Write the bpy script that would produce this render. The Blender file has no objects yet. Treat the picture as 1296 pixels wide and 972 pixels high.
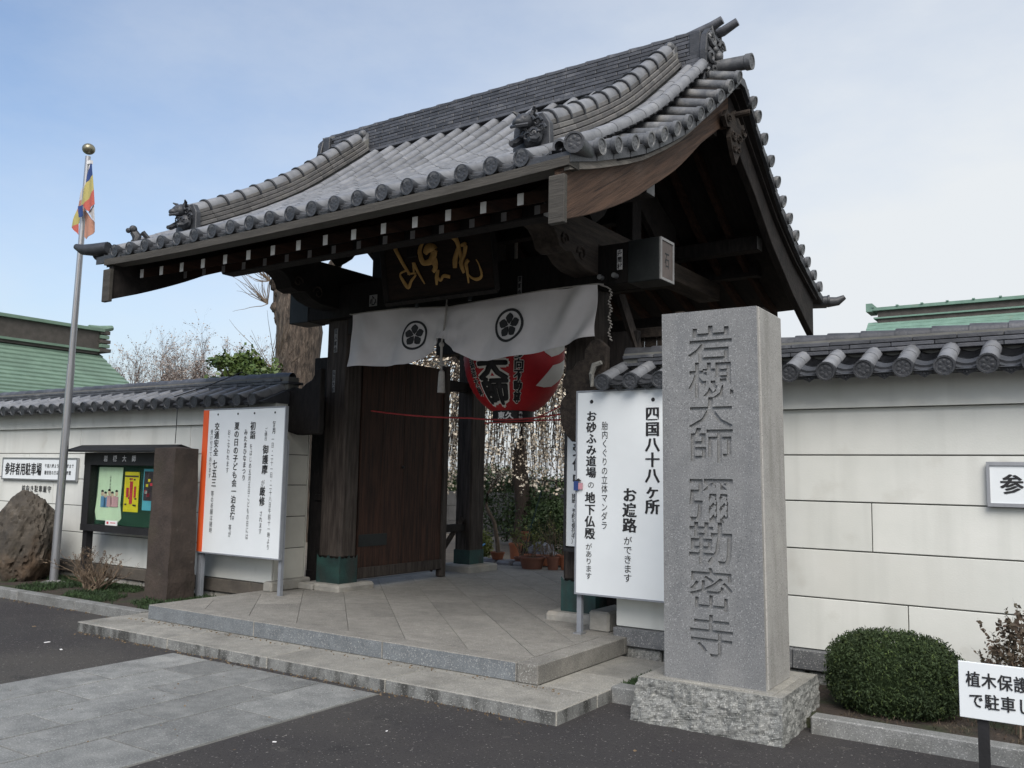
import bpy, bmesh, math, random
from mathutils import Vector, Matrix
random.seed(7)
SC = bpy.context.scene
COL = SC.collection
PI = math.pi

# ------------------------------------------------------------------ camera
YAW, PITCH, ROLL, FPX = -0.5827, 0.1050, 0.0184, 1110.2
cy_, sy_, cp_, sp_ = math.cos(YAW), math.sin(YAW), math.cos(PITCH), math.sin(PITCH)
fw = Vector((sy_*cp_, cy_*cp_, sp_)); rt = Vector((cy_, -sy_, 0)); up = rt.cross(fw)
cr_, sr_ = math.cos(ROLL), math.sin(ROLL)
r2 = cr_*rt + sr_*up; u2 = -sr_*rt + cr_*up
cam = bpy.data.cameras.new('camera'); camo = bpy.data.objects.new('camera', cam); COL.objects.link(camo)
mw = Matrix(((r2.x, u2.x, -fw.x, 0), (r2.y, u2.y, -fw.y, 0), (r2.z, u2.z, -fw.z, 1.55), (0, 0, 0, 1)))
camo.matrix_world = mw
cam.sensor_fit = 'HORIZONTAL'; cam.sensor_width = 36; cam.lens = FPX/1296*36
cam.clip_end = 3000; cam.clip_start = 0.05
SC.camera = camo

# ------------------------------------------------------------------ sky and sun
SUN_EL = math.radians(46); SUN_AZ = math.radians(146)      # azimuth clockwise from +Y
w = bpy.data.worlds.new('World'); SC.world = w; w.use_nodes = True
nt = w.node_tree; nt.nodes.clear()
wo = nt.nodes.new('ShaderNodeOutputWorld'); bg = nt.nodes.new('ShaderNodeBackground')
sk = nt.nodes.new('ShaderNodeTexSky'); sk.sky_type = 'NISHITA'; sk.sun_disc = False
sk.sun_elevation = SUN_EL; sk.sun_rotation = SUN_AZ
sk.air_density = 1.0; sk.dust_density = 3.2; sk.ozone_density = 1.2; sk.altitude = 0
tcw = nt.nodes.new('ShaderNodeTexCoord'); mpw = nt.nodes.new('ShaderNodeMapping'); mpw.inputs['Scale'].default_value = (1.0, 1.0, 2.2)
nzw = nt.nodes.new('ShaderNodeTexNoise'); nzw.inputs['Scale'].default_value = 1.4; nzw.inputs['Detail'].default_value = 8; nzw.inputs['Roughness'].default_value = .6
rmw = nt.nodes.new('ShaderNodeMapRange'); rmw.inputs[1].default_value = .35; rmw.inputs[2].default_value = .75; rmw.inputs[3].default_value = -.14; rmw.inputs[4].default_value = .36
# thin high haze, thicker low down and towards the bright side of the sky
sx = nt.nodes.new('ShaderNodeSeparateXYZ'); nt.links.new(tcw.outputs['Generated'], sx.inputs[0])
hz = nt.nodes.new('ShaderNodeMapRange'); hz.inputs[1].default_value = .0; hz.inputs[2].default_value = .75; hz.inputs[3].default_value = .62; hz.inputs[4].default_value = .10; nt.links.new(sx.outputs[2], hz.inputs[0])
dt = nt.nodes.new('ShaderNodeVectorMath'); dt.operation = 'DOT_PRODUCT'; dt.inputs[1].default_value = (math.sin(math.radians(70)), math.cos(math.radians(70)), 0); nt.links.new(tcw.outputs['Generated'], dt.inputs[0])
ds = nt.nodes.new('ShaderNodeMapRange'); ds.inputs[1].default_value = -.9; ds.inputs[2].default_value = .55; ds.inputs[3].default_value = -.42; ds.inputs[4].default_value = .64; nt.links.new(dt.outputs['Value'], ds.inputs[0])
a1 = nt.nodes.new('ShaderNodeMath'); a1.operation = 'ADD'; nt.links.new(hz.outputs[0], a1.inputs[0]); nt.links.new(ds.outputs[0], a1.inputs[1])
a2 = nt.nodes.new('ShaderNodeMath'); a2.operation = 'ADD'; a2.use_clamp = True; nt.links.new(a1.outputs[0], a2.inputs[0]); nt.links.new(rmw.outputs[0], a2.inputs[1])
mxw = nt.nodes.new('ShaderNodeMix'); mxw.data_type = 'RGBA'; mxw.inputs[7].default_value = (3.75, 3.92, 4.08, 1)
nt.links.new(tcw.outputs['Generated'], mpw.inputs[0]); nt.links.new(mpw.outputs[0], nzw.inputs['Vector'])
nt.links.new(nzw.outputs['Fac'], rmw.inputs[0]); nt.links.new(a2.outputs[0], mxw.inputs[0])
nt.links.new(sk.outputs[0], mxw.inputs[6]); nt.links.new(mxw.outputs[2], bg.inputs[0])
bg.inputs[1].default_value = 0.10
nt.links.new(bg.outputs[0], wo.inputs[0])
sun = bpy.data.lights.new('sun', 'SUN'); suno = bpy.data.objects.new('sun', sun); COL.objects.link(suno)
sdir = Vector((math.sin(SUN_AZ)*math.cos(SUN_EL), math.cos(SUN_AZ)*math.cos(SUN_EL), math.sin(SUN_EL)))
suno.rotation_euler = sdir.to_track_quat('Z', 'Y').to_euler(); suno.location = sdir*40
sun.energy = 1.35; sun.angle = math.radians(40); sun.color = (1, .965, .92)
SC.view_settings.view_transform = 'Standard'; SC.view_settings.look = 'None'; SC.view_settings.exposure = 1.12; SC.view_settings.gamma = 1

# ------------------------------------------------------------------ materials
def mat(name, c1, c2=None, scale=6, rough=.75, bump=.15, bscale=60, rnd=.12, speck=None, stretch=(1, 1, 1), metal=0, spec=.4,
        blotch=None, detail=6, trans=0, sharp=(.35, .65), rotx=0):
    m = bpy.data.materials.new(name); m.use_nodes = True; n = m.node_tree.nodes; L = m.node_tree.links
    b = n['Principled BSDF']; b.inputs['Roughness'].default_value = rough; b.inputs['Metallic'].default_value = metal
    b.inputs['Specular IOR Level'].default_value = spec
    tc = n.new('ShaderNodeTexCoord'); oi = n.new('ShaderNodeObjectInfo'); mp = n.new('ShaderNodeMapping')
    mul = n.new('ShaderNodeMath'); mul.operation = 'MULTIPLY'; mul.inputs[1].default_value = 37.
    L.new(oi.outputs['Random'], mul.inputs[0]); L.new(mul.outputs[0], mp.inputs['Location'])
    if rotx:
        vr = n.new('ShaderNodeVectorRotate'); vr.rotation_type = 'X_AXIS'; vr.inputs['Angle'].default_value = math.radians(rotx)
        L.new(tc.outputs['Object'], vr.inputs['Vector']); L.new(vr.outputs[0], mp.inputs['Vector'])
    else: L.new(tc.outputs['Object'], mp.inputs['Vector'])
    mp.inputs['Scale'].default_value = stretch
    c2 = c2 or tuple(x*.8 for x in c1)
    nz = n.new('ShaderNodeTexNoise'); nz.inputs['Scale'].default_value = scale; nz.inputs['Detail'].default_value = detail; nz.inputs['Roughness'].default_value = .62
    L.new(mp.outputs[0], nz.inputs['Vector'])
    mr = n.new('ShaderNodeMapRange'); mr.inputs[1].default_value = sharp[0]; mr.inputs[2].default_value = sharp[1]; L.new(nz.outputs['Fac'], mr.inputs[0])
    mx = n.new('ShaderNodeMix'); mx.data_type = 'RGBA'; mx.inputs[6].default_value = (*c1, 1); mx.inputs[7].default_value = (*c2, 1)
    L.new(mr.outputs[0], mx.inputs[0]); out = mx.outputs[2]
    def layer(colr, sc, lo, hi, amt, st=None):
        nonlocal out
        z = n.new('ShaderNodeTexNoise'); z.inputs['Scale'].default_value = sc; z.inputs['Detail'].default_value = 4
        if st:
            mp2 = n.new('ShaderNodeMapping'); mp2.inputs['Scale'].default_value = st; L.new(tc.outputs['Object'], mp2.inputs['Vector']); L.new(mul.outputs[0], mp2.inputs['Location']); L.new(mp2.outputs[0], z.inputs['Vector'])
        else: L.new(mp.outputs[0], z.inputs['Vector'])
        r = n.new('ShaderNodeMapRange'); r.inputs[1].default_value = lo; r.inputs[2].default_value = hi; r.inputs[4].default_value = amt
        L.new(z.outputs['Fac'], r.inputs[0])
        x = n.new('ShaderNodeMix'); x.data_type = 'RGBA'; x.inputs[7].default_value = (*colr, 1)
        L.new(r.outputs[0], x.inputs[0]); L.new(out, x.inputs[6]); out = x.outputs[2]
    if blotch:
        for bl in blotch: layer(*bl)
    if speck:
        for s in speck: layer(*s)
    if rnd:
        ma = n.new('ShaderNodeMapRange'); ma.inputs[3].default_value = 1-rnd; ma.inputs[4].default_value = 1+rnd; L.new(oi.outputs['Random'], ma.inputs[0])
        vm = n.new('ShaderNodeVectorMath'); vm.operation = 'SCALE'; L.new(out, vm.inputs[0]); L.new(ma.outputs[0], vm.inputs['Scale']); out = vm.outputs[0]
    L.new(out, b.inputs['Base Color'])
    if bump:
        z = n.new('ShaderNodeTexNoise'); z.inputs['Scale'].default_value = bscale; z.inputs['Detail'].default_value = 5; L.new(mp.outputs[0], z.inputs['Vector'])
        bp = n.new('ShaderNodeBump'); bp.inputs['Strength'].default_value = bump; bp.inputs['Distance'].default_value = .02
        L.new(z.outputs['Fac'], bp.inputs['Height']); L.new(bp.outputs[0], b.inputs['Normal'])
    if trans: b.inputs['Subsurface Weight'].default_value = 0; 
    return m

WH, BK = (.62, .62, .60), (.03, .03, .032)
M = {}
M['asphalt'] = mat('asphalt', (.037, .034, .035), (.050, .047, .045), 1.3, .9, .5, 220, 0, speck=[((.26, .25, .23), 60, .66, .69, .9), ((.30, .29, .27), 24, .745, .76, .9), ((.015, .015, .015), 75, .58, .66, .7)], blotch=[((.030, .029, .031), .8, .45, .7, .6), ((.085, .08, .07), .45, .55, .7, .5), ((.022, .021, .022), 2.6, .63, .70, .55), ((.10, .095, .085), 9, .66, .72, .4)])
def granite(name, a, b, rn=.08, blo=None, bump=.12):
    return mat(name, a, b, 9, .7, bump, 150, rn, speck=[((.5, .5, .48), 110, .57, .68, .6), ((.05, .05, .055), 130, .57, .67, .65)], blotch=blo)
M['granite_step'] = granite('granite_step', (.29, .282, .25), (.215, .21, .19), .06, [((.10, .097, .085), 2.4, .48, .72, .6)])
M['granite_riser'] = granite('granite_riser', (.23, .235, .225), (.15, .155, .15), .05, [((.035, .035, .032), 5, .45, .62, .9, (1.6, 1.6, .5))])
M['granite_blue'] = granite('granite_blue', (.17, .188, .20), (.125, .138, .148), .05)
M['kerb'] = granite('kerb_granite', (.22, .225, .22), (.15, .155, .15), .08, [((.08, .08, .07), 3, .5, .72, .6)])
M['granite_walk'] = granite('granite_walk', (.225, .232, .225), (.155, .162, .158), .17, [((.33, .335, .32), 3.0, .52, .7, .5), ((.09, .095, .095), 2.2, .5, .70, .6)], .3)
M['granite_slab'] = granite('granite_slab', (.25, .24, .215), (.185, .178, .16), .09, [((.10, .098, .09), 1.2, .5, .75, .55)])
M['granite_shaft'] = granite('granite_shaft', (.33, .325, .31), (.28, .275, .26), 0, [((.17, .165, .15), 2.2, .48, .66, .55, (3, 3, .5)), ((.42, .41, .38), 1.1, .55, .7, .4)], .05)
M['granite_face'] = mat('granite_face', (.205, .21, .212), (.17, .175, .178), 9, .6, .1, 150, 0, speck=[((.38, .385, .39), 120, .57, .66, .65), ((.05, .052, .055), 140, .56, .66, .65)], blotch=[((.13, .137, .145), 2.0, .48, .68, .5, (3, 3, .35)), ((.26, .262, .26), 1.3, .56, .72, .35)])
M['granite_rough'] = granite('granite_rough', (.26, .265, .25), (.18, .185, .175), 0, [((.09, .094, .09), 42, .50, .58, .6), ((.06, .065, .06), 5, .52, .70, .6), ((.44, .44, .41), 50, .58, .66, .6)], .3)
M['granite_dark'] = granite('granite_dark', (.14, .145, .15), (.10, .105, .11), .1)
M['base_brown'] = mat('base_brown', (.13, .115, .095), (.08, .07, .06), 3, .85, .3, 40, .1)
M['plaster'] = mat('plaster', (.65, .66, .625), (.59, .605, .57), 1.6, .85, .06, 90, .025, blotch=[((.40, .41, .38), 1.0, .50, .78, .42, (5, 5, .22)), ((.36, .34, .29), 3.5, .60, .78, .35, (1, 1, 1)), ((.5, .49, .44), 1.2, .55, .85, .45, (.9, .9, .25)), ((.55, .54, .5), 6, .68, .8, .35)])
M['plaster_side'] = mat('plaster_side', (.62, .61, .55), (.52, .51, .46), 2.2, .85, .08, 90, .03)
M['gap'] = mat('gap_mortar', (.16, .16, .15), (.12, .12, .11), 8, .9, 0, rnd=0)
M['tile'] = mat('roof_tile', (.205, .212, .225), (.14, .147, .16), 9, .5, .15, 50, .16, spec=.45, blotch=[((.23, .23, .225), 5, .55, .75, .4), ((.07, .072, .07), 3, .6, .75, .5)])
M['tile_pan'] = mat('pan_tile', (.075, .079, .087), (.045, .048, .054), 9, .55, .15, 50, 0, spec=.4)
M['tile_end'] = mat('roof_tile_end', (.048, .051, .058), (.028, .031, .036), 14, .5, .2, 70, .12, spec=.5)
M['tile_verge'] = mat('verge_tile', (.13, .135, .142), (.07, .075, .083), 9, .5, .2, 50, .12, spec=.5, blotch=[((.33, .32, .3), 7, .52, .72, .5)])
M['tile_dark'] = mat('ridge_tile_clay', (.075, .079, .09), (.045, .048, .056), 10, .5, .15, 60, .3, spec=.5, blotch=[((.2, .2, .2), 6, .58, .78, .5)])
M['tile_kudari'] = mat('descending_ridge_tile', (.15, .145, .14), (.095, .095, .095), 10, .55, .15, 60, .2, spec=.35, blotch=[((.22, .21, .18), 6, .52, .75, .4)])
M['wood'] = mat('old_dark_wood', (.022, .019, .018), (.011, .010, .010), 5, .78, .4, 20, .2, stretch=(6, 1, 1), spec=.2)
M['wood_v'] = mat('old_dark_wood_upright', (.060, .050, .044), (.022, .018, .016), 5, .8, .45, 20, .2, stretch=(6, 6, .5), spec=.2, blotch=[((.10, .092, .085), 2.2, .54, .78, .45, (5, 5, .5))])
M['wood_door'] = mat('door_wood', (.058, .028, .019), (.018, .011, .009), 5, .72, .35, 20, .15, stretch=(6, 6, .4), spec=.25)
M['wood_name'] = mat('name_board_wood', (.022, .013, .010), (.011, .008, .007), 5, .75, .3, 20, 0, stretch=(1, 5, 6), spec=.2)
M['wood_beam'] = mat('weathered_beam', (.05, .04, .033), (.022, .018, .016), 4, .8, .4, 18, .15, stretch=(5, .6, 5), spec=.2)
M['wood_barge'] = mat('bargeboard_wood', (.115, .07, .048), (.05, .032, .024), 5, .75, .4, 16, .05, stretch=(6, .35, 9), spec=.2, rotx=-31, blotch=[((.16, .12, .095), 3, .55, .75, .4, (1, 1, 1)), ((.02, .014, .012), 3, .60, .66, .8)])
M['wood_barge_pale'] = mat('pale_fascia_wood', (.24, .22, .19), (.14, .125, .11), 4, .8, .3, 18, .05, stretch=(5, .7, 5))
M['wood_soffit'] = mat('soffit_board_wood', (.048, .025, .017), (.02, .012, .010), 4, .85, .3, 18, .2, stretch=(5, .6, 5), spec=.15)
M['eave_board'] = mat('grey_eave_board', (.066, .061, .053), (.042, .039, .034), 4, .8, .3, 20, .1, stretch=(.6, 5, 5))
M['white_end'] = mat('white_painted_end', (.80, .80, .78), (.66, .66, .64), 12, .7, .05, rnd=.05)
M['grey_end'] = mat('grey_and_shaded_end', (.30, .30, .30), (.22, .22, .22), 12, .8, .05, rnd=.08)  # plain grey; also carries the painted-in shade of the lower rafter ends
M['copper_cap'] = mat('copper_sheet_cap', (.020, .024, .025), (.014, .017, .018), 6, .6, .15, 30, .1, metal=.2)
M['copper_pink'] = mat('copper_end_plate', (.125, .10, .09), (.09, .074, .067), 6, .6, .1, 30, 0, metal=.1)
M['verdigris'] = mat('verdigris_copper_foot', (.020, .062, .055), (.012, .028, .028), 4, .65, .2, 30, .08, blotch=[((.03, .028, .026), 3, .5, .7, .7, (2, 2, .7))])
M['copper_green'] = mat('green_copper_roof', (.155, .235, .18), (.115, .18, .138), 3, .7, .1, 20, .04, blotch=[((.09, .13, .10), 1.2, .5, .75, .5), ((.2, .28, .22), 3, .6, .8, .4)])
M['copper_green2'] = mat('green_copper_sheet', (.17, .28, .225), (.125, .21, .17), 3, .7, .1, 20, .04, blotch=[((.35, .28, .18), 2.5, .62, .75, .4)])
M['copper_dark'] = mat('aged_copper_ridge', (.075, .066, .06), (.05, .045, .04), 6, .7, .1, 20, .06)
M['gold'] = mat('gilded_lettering', (.50, .30, .10), (.33, .19, .06), 10, .5, .15, 60, 0, metal=.25)
M['cloth'] = mat('white_curtain_cloth', (.58, .56, .56), (.51, .49, .49), 3, .9, .15, 200, 0, spec=.1)
M['black'] = mat('black_print', (.014, .014, .016), (.02, .02, .022), 10, .6, 0, rnd=0)
M['red'] = mat('red_lantern_paper', (.48, .016, .022), (.36, .012, .018), 4, .55, .2, 30, 0)
M['lantern_white'] = mat('white_lantern_print', (.75, .72, .68), (.65, .62, .58), 6, .6, 0, rnd=0)
M['white_board'] = mat('white_sign_face', (.74, .78, .80), (.70, .74, .76), 2, .5, 0, rnd=.02, blotch=[((.6, .62, .62), 1.3, .5, .8, .3)])
M['white_print'] = mat('white_print', (.75, .75, .75), (.7, .7, .7), 2, .6, 0, rnd=0)
M['orange'] = mat('orange_sign_stripe', (.78, .12, .03), (.72, .10, .025), 4, .5, 0, rnd=0)
M['alu'] = mat('aluminium', (.42, .43, .45), (.36, .37, .39), 6, .4, .03, 60, 0, metal=.75, stretch=(3, 3, .3))
M['post'] = mat('grey_painted_steel', (.25, .27, .30), (.2, .215, .24), 5, .5, .05, rnd=.05)
M['ball'] = mat('tarnished_brass_ball', (.30, .28, .20), (.2, .19, .14), 5, .35, .03, rnd=0, metal=.7)
M['iron'] = mat('black_iron', (.012, .012, .013), (.018, .018, .02), 8, .55, .1, rnd=0)
M['rock'] = mat('weathered_rock', (.085, .072, .057), (.042, .037, .031), 4, .9, .5, 22, 0, detail=9, blotch=[((.14, .08, .042), 1.8, .5, .7, .6), ((.22, .2, .17), 7, .58, .75, .4)])
M['rock_grey'] = mat('grey_rock', (.22, .23, .25), (.12, .12, .13), 5, .85, .6, 16, .1)
M['brown_stone'] = mat('brown_stone', (.062, .047, .039), (.036, .028, .024), 5, .85, .35, 30, 0, blotch=[((.08, .07, .04), 2.5, .5, .75, .4), ((.15, .14, .12), 9, .66, .78, .5)])
M['soil'] = mat('planting_soil', (.055, .042, .032), (.03, .024, .02), 8, .95, .9, 30, 0, blotch=[((.03, .045, .018), 2.5, .48, .62, .8)])
M['court'] = mat('courtyard_ground', (.16, .14, .11), (.11, .095, .08), 3, .95, .5, 40, 0)
M['twig'] = mat('twig_bark', (.17, .125, .085), (.10, .075, .055), 8, .85, .2, 40, .1)
M['concrete_dark'] = mat('dark_concrete', (.10, .10, .098), (.065, .065, .064), 2.5, .9, .2, 40, .05)
M['terracotta_dark'] = mat('old_terracotta', (.17, .07, .045), (.11, .05, .035), 5, .8, .1, 30, .2)
M['twig_grey'] = mat('cherry_bark', (.16, .12, .105), (.10, .08, .07), 8, .85, .2, 40, .1)
M['bark'] = mat('big_tree_bark', (.12, .093, .073), (.03, .024, .02), 3, .95, 1.6, 9, .1, stretch=(5, 5, 1.1), blotch=[((.19, .16, .13), 5, .55, .7, .5), ((.02, .016, .013), 9, .56, .64, .7, (1, 1, .4))])
M['bark_dark'] = mat('dark_bark', (.05, .038, .03), (.028, .022, .018), 5, .9, .6, 14, .1, stretch=(3, 3, .7))
M['terracotta'] = mat('terracotta', (.36, .13, .065), (.26, .095, .05), 5, .8, .1, 30, .25)
M['leaf'] = mat('dark_green_leaf', (.045, .075, .022), (.02, .042, .014), 3, .6, 0, rnd=.1)
M['leaf_bright'] = mat('mid_green_leaf', (.09, .13, .03), (.03, .06, .018), 3, .5, 0, rnd=.1)
M['leaf_yellow'] = mat('yellow_green_leaf', (.22, .24, .06), (.10, .13, .03), 3, .6, 0, rnd=.1)
M['hedge'] = mat('conifer_hedge', (.034, .058, .018), (.016, .029, .011), 2.5, .8, 0, rnd=0)
M['hedge_tip'] = mat('hedge_fresh_tip', (.075, .115, .028), (.05, .07, .022), 2.5, .8, 0, rnd=0)
M['litter_leaf'] = mat('dry_leaf_litter', (.20, .15, .09), (.10, .07, .045), 30, .9, 0, rnd=0)
M['grass'] = mat('dwarf_grass', (.03, .06, .018), (.018, .035, .014), 5, .8, 0, rnd=0)
M['leaf_brown'] = mat('brown_green_leaf', (.09, .06, .045), (.05, .045, .025), 5, .7, 0, rnd=0)
M['blossom'] = mat('cream_blossom', (.80, .74, .62), (.60, .50, .38), 2, .8, 0, rnd=0)
M['blossom_pale'] = mat('pale_blossom', (.42, .37, .33), (.28, .23, .20), 3, .8, 0, rnd=0)
M['rope_red'] = mat('red_rope', (.38, .05, .05), (.26, .03, .03), 30, .8, 0, rnd=0)
M['rope_white'] = mat('white_cord', (.33, .31, .28), (.25, .235, .22), 30, .8, 0, rnd=0)
M['blue_hose'] = mat('blue_hose', (.05, .25, .5), (.04, .2, .42), 5, .5, 0, rnd=0)
M['green_mat'] = mat('green_mat', (.08, .35, .06), (.06, .28, .05), 20, .8, .2, rnd=0)
M['concrete'] = mat('grey_concrete', (.24, .24, .235), (.17, .17, .168), 2.5, .9, .2, 40, .05)
M['pad'] = mat('pale_pad_stone', (.33, .32, .29), (.22, .215, .195), 4, .85, .4, 40, .06, blotch=[((.28, .2, .1), 3, .58, .75, .3)])
def plain(name, c, rough=.6): M[name] = mat(name, c, tuple(x*.9 for x in c), 5, rough, 0, rnd=0)
for nme, c in dict(flag_blue=(.025, .055, .19), flag_yellow=(.44, .38, .13), flag_red=(.48, .11, .08), flag_white=(.5, .47, .46), flag_orange=(.44, .22, .15),
                   board_green=(.012, .045, .028), poster_green=(.60, .68, .50), poster_yellow=(.68, .52, .02), poster_blue=(.10, .38, .50), poster_red=(.5, .03, .05),
                   poster_pink=(.55, .28, .32), poster_sky=(.12, .25, .45), poster_dark=(.05, .03, .04), skin_print=(.62, .42, .33)).items(): plain(nme, c)
gm = bpy.data.materials.new('case_glass'); gm.use_nodes = True; gb = gm.node_tree.nodes['Principled BSDF']
gb.inputs['Base Color'].default_value = (.9, 1, .95, 1); gb.inputs['Roughness'].default_value = .02; gb.inputs['Transmission Weight'].default_value = 1; gb.inputs['IOR'].default_value = 1.05
M['glass'] = gm

# ------------------------------------------------------------------ glyphs (built-in font, read before the scene fills up)
TXT = []
def T(s): TXT.append(s); return s
CH = sorted(set("岩槻大師彌勒密寺毎月一日・二十八午前時よりご縁御護摩が厳修されます初詣をはじめ五こどもの日にはみたまひなつり夏子会泊合宿等おわ交通安全七三祈願随受けて四国ヶ所遍路できお砂ふ道場地下仏殿あ胎内くぐ立体マンダラ参拝者用駐車檀信徒方以外長間後ま前向厳守植木保護の為ため駐車しさい下付中（予約も）喜多不動尊東久奉納舟問村家除弘法心のふれあい町石原百人"))
GL = {}
def load_glyphs():
    objs = []
    for ch in CH:
        for off in (0, .012, .03):
            cu = bpy.data.curves.new('g', 'FONT'); cu.body = ch; cu.resolution_u = 2; cu.offset = off
            ob = bpy.data.objects.new('g', cu); COL.objects.link(ob); objs.append((ch, off, ob))
    bpy.context.view_layer.update(); dg = bpy.context.evaluated_depsgraph_get()
    for ch, off, ob in objs:
        me = bpy.data.meshes.new_from_object(ob.evaluated_get(dg))
        GL[(ch, off)] = ([(v.co.x-.5, v.co.y-.38) for v in me.vertices], [tuple(p.vertices) for p in me.polygons])
        bpy.data.meshes.remove(me)
    for (ch, off), (vs, fs) in list(GL.items()):
        if any(abs(x) > .75 or abs(y) > .75 for x, y in vs): GL[(ch, off)] = GL[(ch, 0)]
    for ch, off, ob in objs:
        cu = ob.data; bpy.data.objects.remove(ob); bpy.data.curves.remove(cu)
load_glyphs()

# ------------------------------------------------------------------ mesh helpers
class MB:
    def __init__(s, sink=None): s.v = []; s.f = []; s.mi = []; s.cur = 0; s.sink = sink
    def add(s, vs, fs):
        o = len(s.v); s.v += [tuple(v) for v in vs]; s.f += [tuple(i+o for i in f) for f in fs]; s.mi += [s.cur]*len(fs)
    def box(s, x0, x1, y0, y1, z0, z1):
        s.add([(x0, y0, z0), (x1, y0, z0), (x1, y1, z0), (x0, y1, z0), (x0, y0, z1), (x1, y0, z1), (x1, y1, z1), (x0, y1, z1)],
              [(0, 3, 2, 1), (4, 5, 6, 7), (0, 1, 5, 4), (1, 2, 6, 5), (2, 3, 7, 6), (3, 0, 4, 7)])
    def frustum(s, b, t, z0, z1):
        (a0, a1, c0, c1), (e0, e1, g0, g1) = b, t
        s.add([(a0, c0, z0), (a1, c0, z0), (a1, c1, z0), (a0, c1, z0), (e0, g0, z1), (e1, g0, z1), (e1, g1, z1), (e0, g1, z1)],
              [(0, 3, 2, 1), (4, 5, 6, 7), (0, 1, 5, 4), (1, 2, 6, 5), (2, 3, 7, 6), (3, 0, 4, 7)])
    def prism(s, pts, axis, a, b):
        # pts: polygon in the two other axes, extruded along axis from a to b
        n = len(pts)
        def P(p, t):
            if axis == 0: return (t, p[0], p[1])
            if axis == 1: return (p[0], t, p[1])
            return (p[0], p[1], t)
        vs = [P(p, a) for p in pts]+[P(p, b) for p in pts]
        s.add(vs, [tuple(range(n)), tuple(range(2*n-1, n-1, -1))]+[(i, i+n, (i+1) % n+n, (i+1) % n) for i in range(n)])
    def tube(s, pts, rs, n=6, cap=True):
        pts = [Vector(p) for p in pts]; rings = []
        if not hasattr(rs, '__len__'): rs = [rs]*len(pts)
        o = len(s.v)
        for i, p in enumerate(pts):
            d = (pts[min(i+1, len(pts)-1)]-pts[max(i-1, 0)])
            if d.length < 1e-9: d = Vector((0, 0, 1))
            d.normalize(); a = d.cross(Vector((0, 0, 1)))
            if a.length < .1: a = d.cross(Vector((1, 0, 0)))
            a.normalize(); b = d.cross(a)
            for k in range(n):
                t = 2*PI*k/n; s.v.append(tuple(p+(a*math.cos(t)+b*math.sin(t))*rs[i]))
        for i in range(len(pts)-1):
            for k in range(n):
                s.f.append((o+i*n+k, o+i*n+(k+1) % n, o+(i+1)*n+(k+1) % n, o+(i+1)*n+k)); s.mi.append(s.cur)
        if cap:
            s.f.append(tuple(o+k for k in range(n))[::-1]); s.mi.append(s.cur)
            e = o+(len(pts)-1)*n; s.f.append(tuple(e+k for k in range(n))); s.mi.append(s.cur)
    def lathe(s, prof, c=(0, 0, 0), n=20, axis=2):
        # prof: list of (r, h)
        vs = []; fs = []
        for r, h in prof:
            for k in range(n):
                t = 2*PI*k/n; a, b = r*math.cos(t), r*math.sin(t)
                p = (a, b, h) if axis == 2 else ((a, h, b) if axis == 1 else (h, a, b))
                vs.append((p[0]+c[0], p[1]+c[1], p[2]+c[2]))
        for i in range(len(prof)-1):
            for k in range(n): fs.append((i*n+k, i*n+(k+1) % n, (i+1)*n+(k+1) % n, (i+1)*n+k))
        s.add(vs, fs)
    def ball(s, c, r, n=8, sq=(1, 1, 1)):
        prof = [(max(1e-4, math.sin(PI*i/n))*1., -math.cos(PI*i/n)) for i in range(n+1)]
        o = len(s.v); s.lathe(prof, (0, 0, 0), n+2)
        for i in range(o, len(s.v)):
            v = s.v[i]; s.v[i] = (c[0]+v[0]*r*sq[0], c[1]+v[1]*r*sq[1], c[2]+v[2]*r*sq[2])
    def mesh(s, name, mats, smooth=False, fix=True):
        me = bpy.data.meshes.new(name); me.from_pydata(s.v, [], s.f)
        if not isinstance(mats, (list, tuple)): mats = [mats]
        for m in mats: me.materials.append(M[m])
        if len(mats) > 1: me.polygons.foreach_set('material_index', s.mi)
        if fix:
            bm = bmesh.new(); bm.from_mesh(me); bmesh.ops.recalc_face_normals(bm, faces=bm.faces); bm.to_mesh(me); bm.free()
        if smooth:
            me.polygons.foreach_set('use_smooth', [True]*len(me.polygons))
            try: me.set_sharp_from_angle(angle=math.radians(40))
            except Exception: pass
        me.update(); return me
    def build(s, name, mats, parent=None, smooth=False, fix=True, bevel=0):
        me = s.mesh(name, mats, smooth, fix)
        if bevel:
            bm = bmesh.new(); bm.from_mesh(me)
            bmesh.ops.bevel(bm, geom=list(bm.edges), offset=bevel, segments=1, affect='EDGES'); bm.to_mesh(me); bm.free()
        return place(name, me, parent)
def place(name, me, parent=None, mtx=None):
    o = bpy.data.objects.new(name, me); COL.objects.link(o)
    if parent is not None: o.parent = parent
    if mtx is not None: o.matrix_local = mtx
    return o
def tag(o, label=None, cat=None, group=None, kind=None):
    if label: o['label'] = label
    if cat: o['category'] = cat
    if group: o['group'] = group
    if kind: o['kind'] = kind
    return o
def empty(name, loc=(0, 0, 0), rz=0, label=None, cat=None, group=None, kind=None, parent=None):
    o = bpy.data.objects.new(name, None); COL.objects.link(o); o.location = loc; o.rotation_euler = (0, 0, rz); o.empty_display_size = .1
    if parent is not None: o.parent = parent
    return tag(o, label, cat, group, kind)
def frame_mtx(o, x, y, z):
    return Matrix(((x[0], y[0], z[0], o[0]), (x[1], y[1], z[1], o[1]), (x[2], y[2], z[2], o[2]), (0, 0, 0, 1)))
def bevelled(me, w, seg=1):
    bm = bmesh.new(); bm.from_mesh(me); bmesh.ops.bevel(bm, geom=list(bm.edges), offset=w, segments=seg, affect='EDGES'); bm.to_mesh(me); bm.free(); return me
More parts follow.
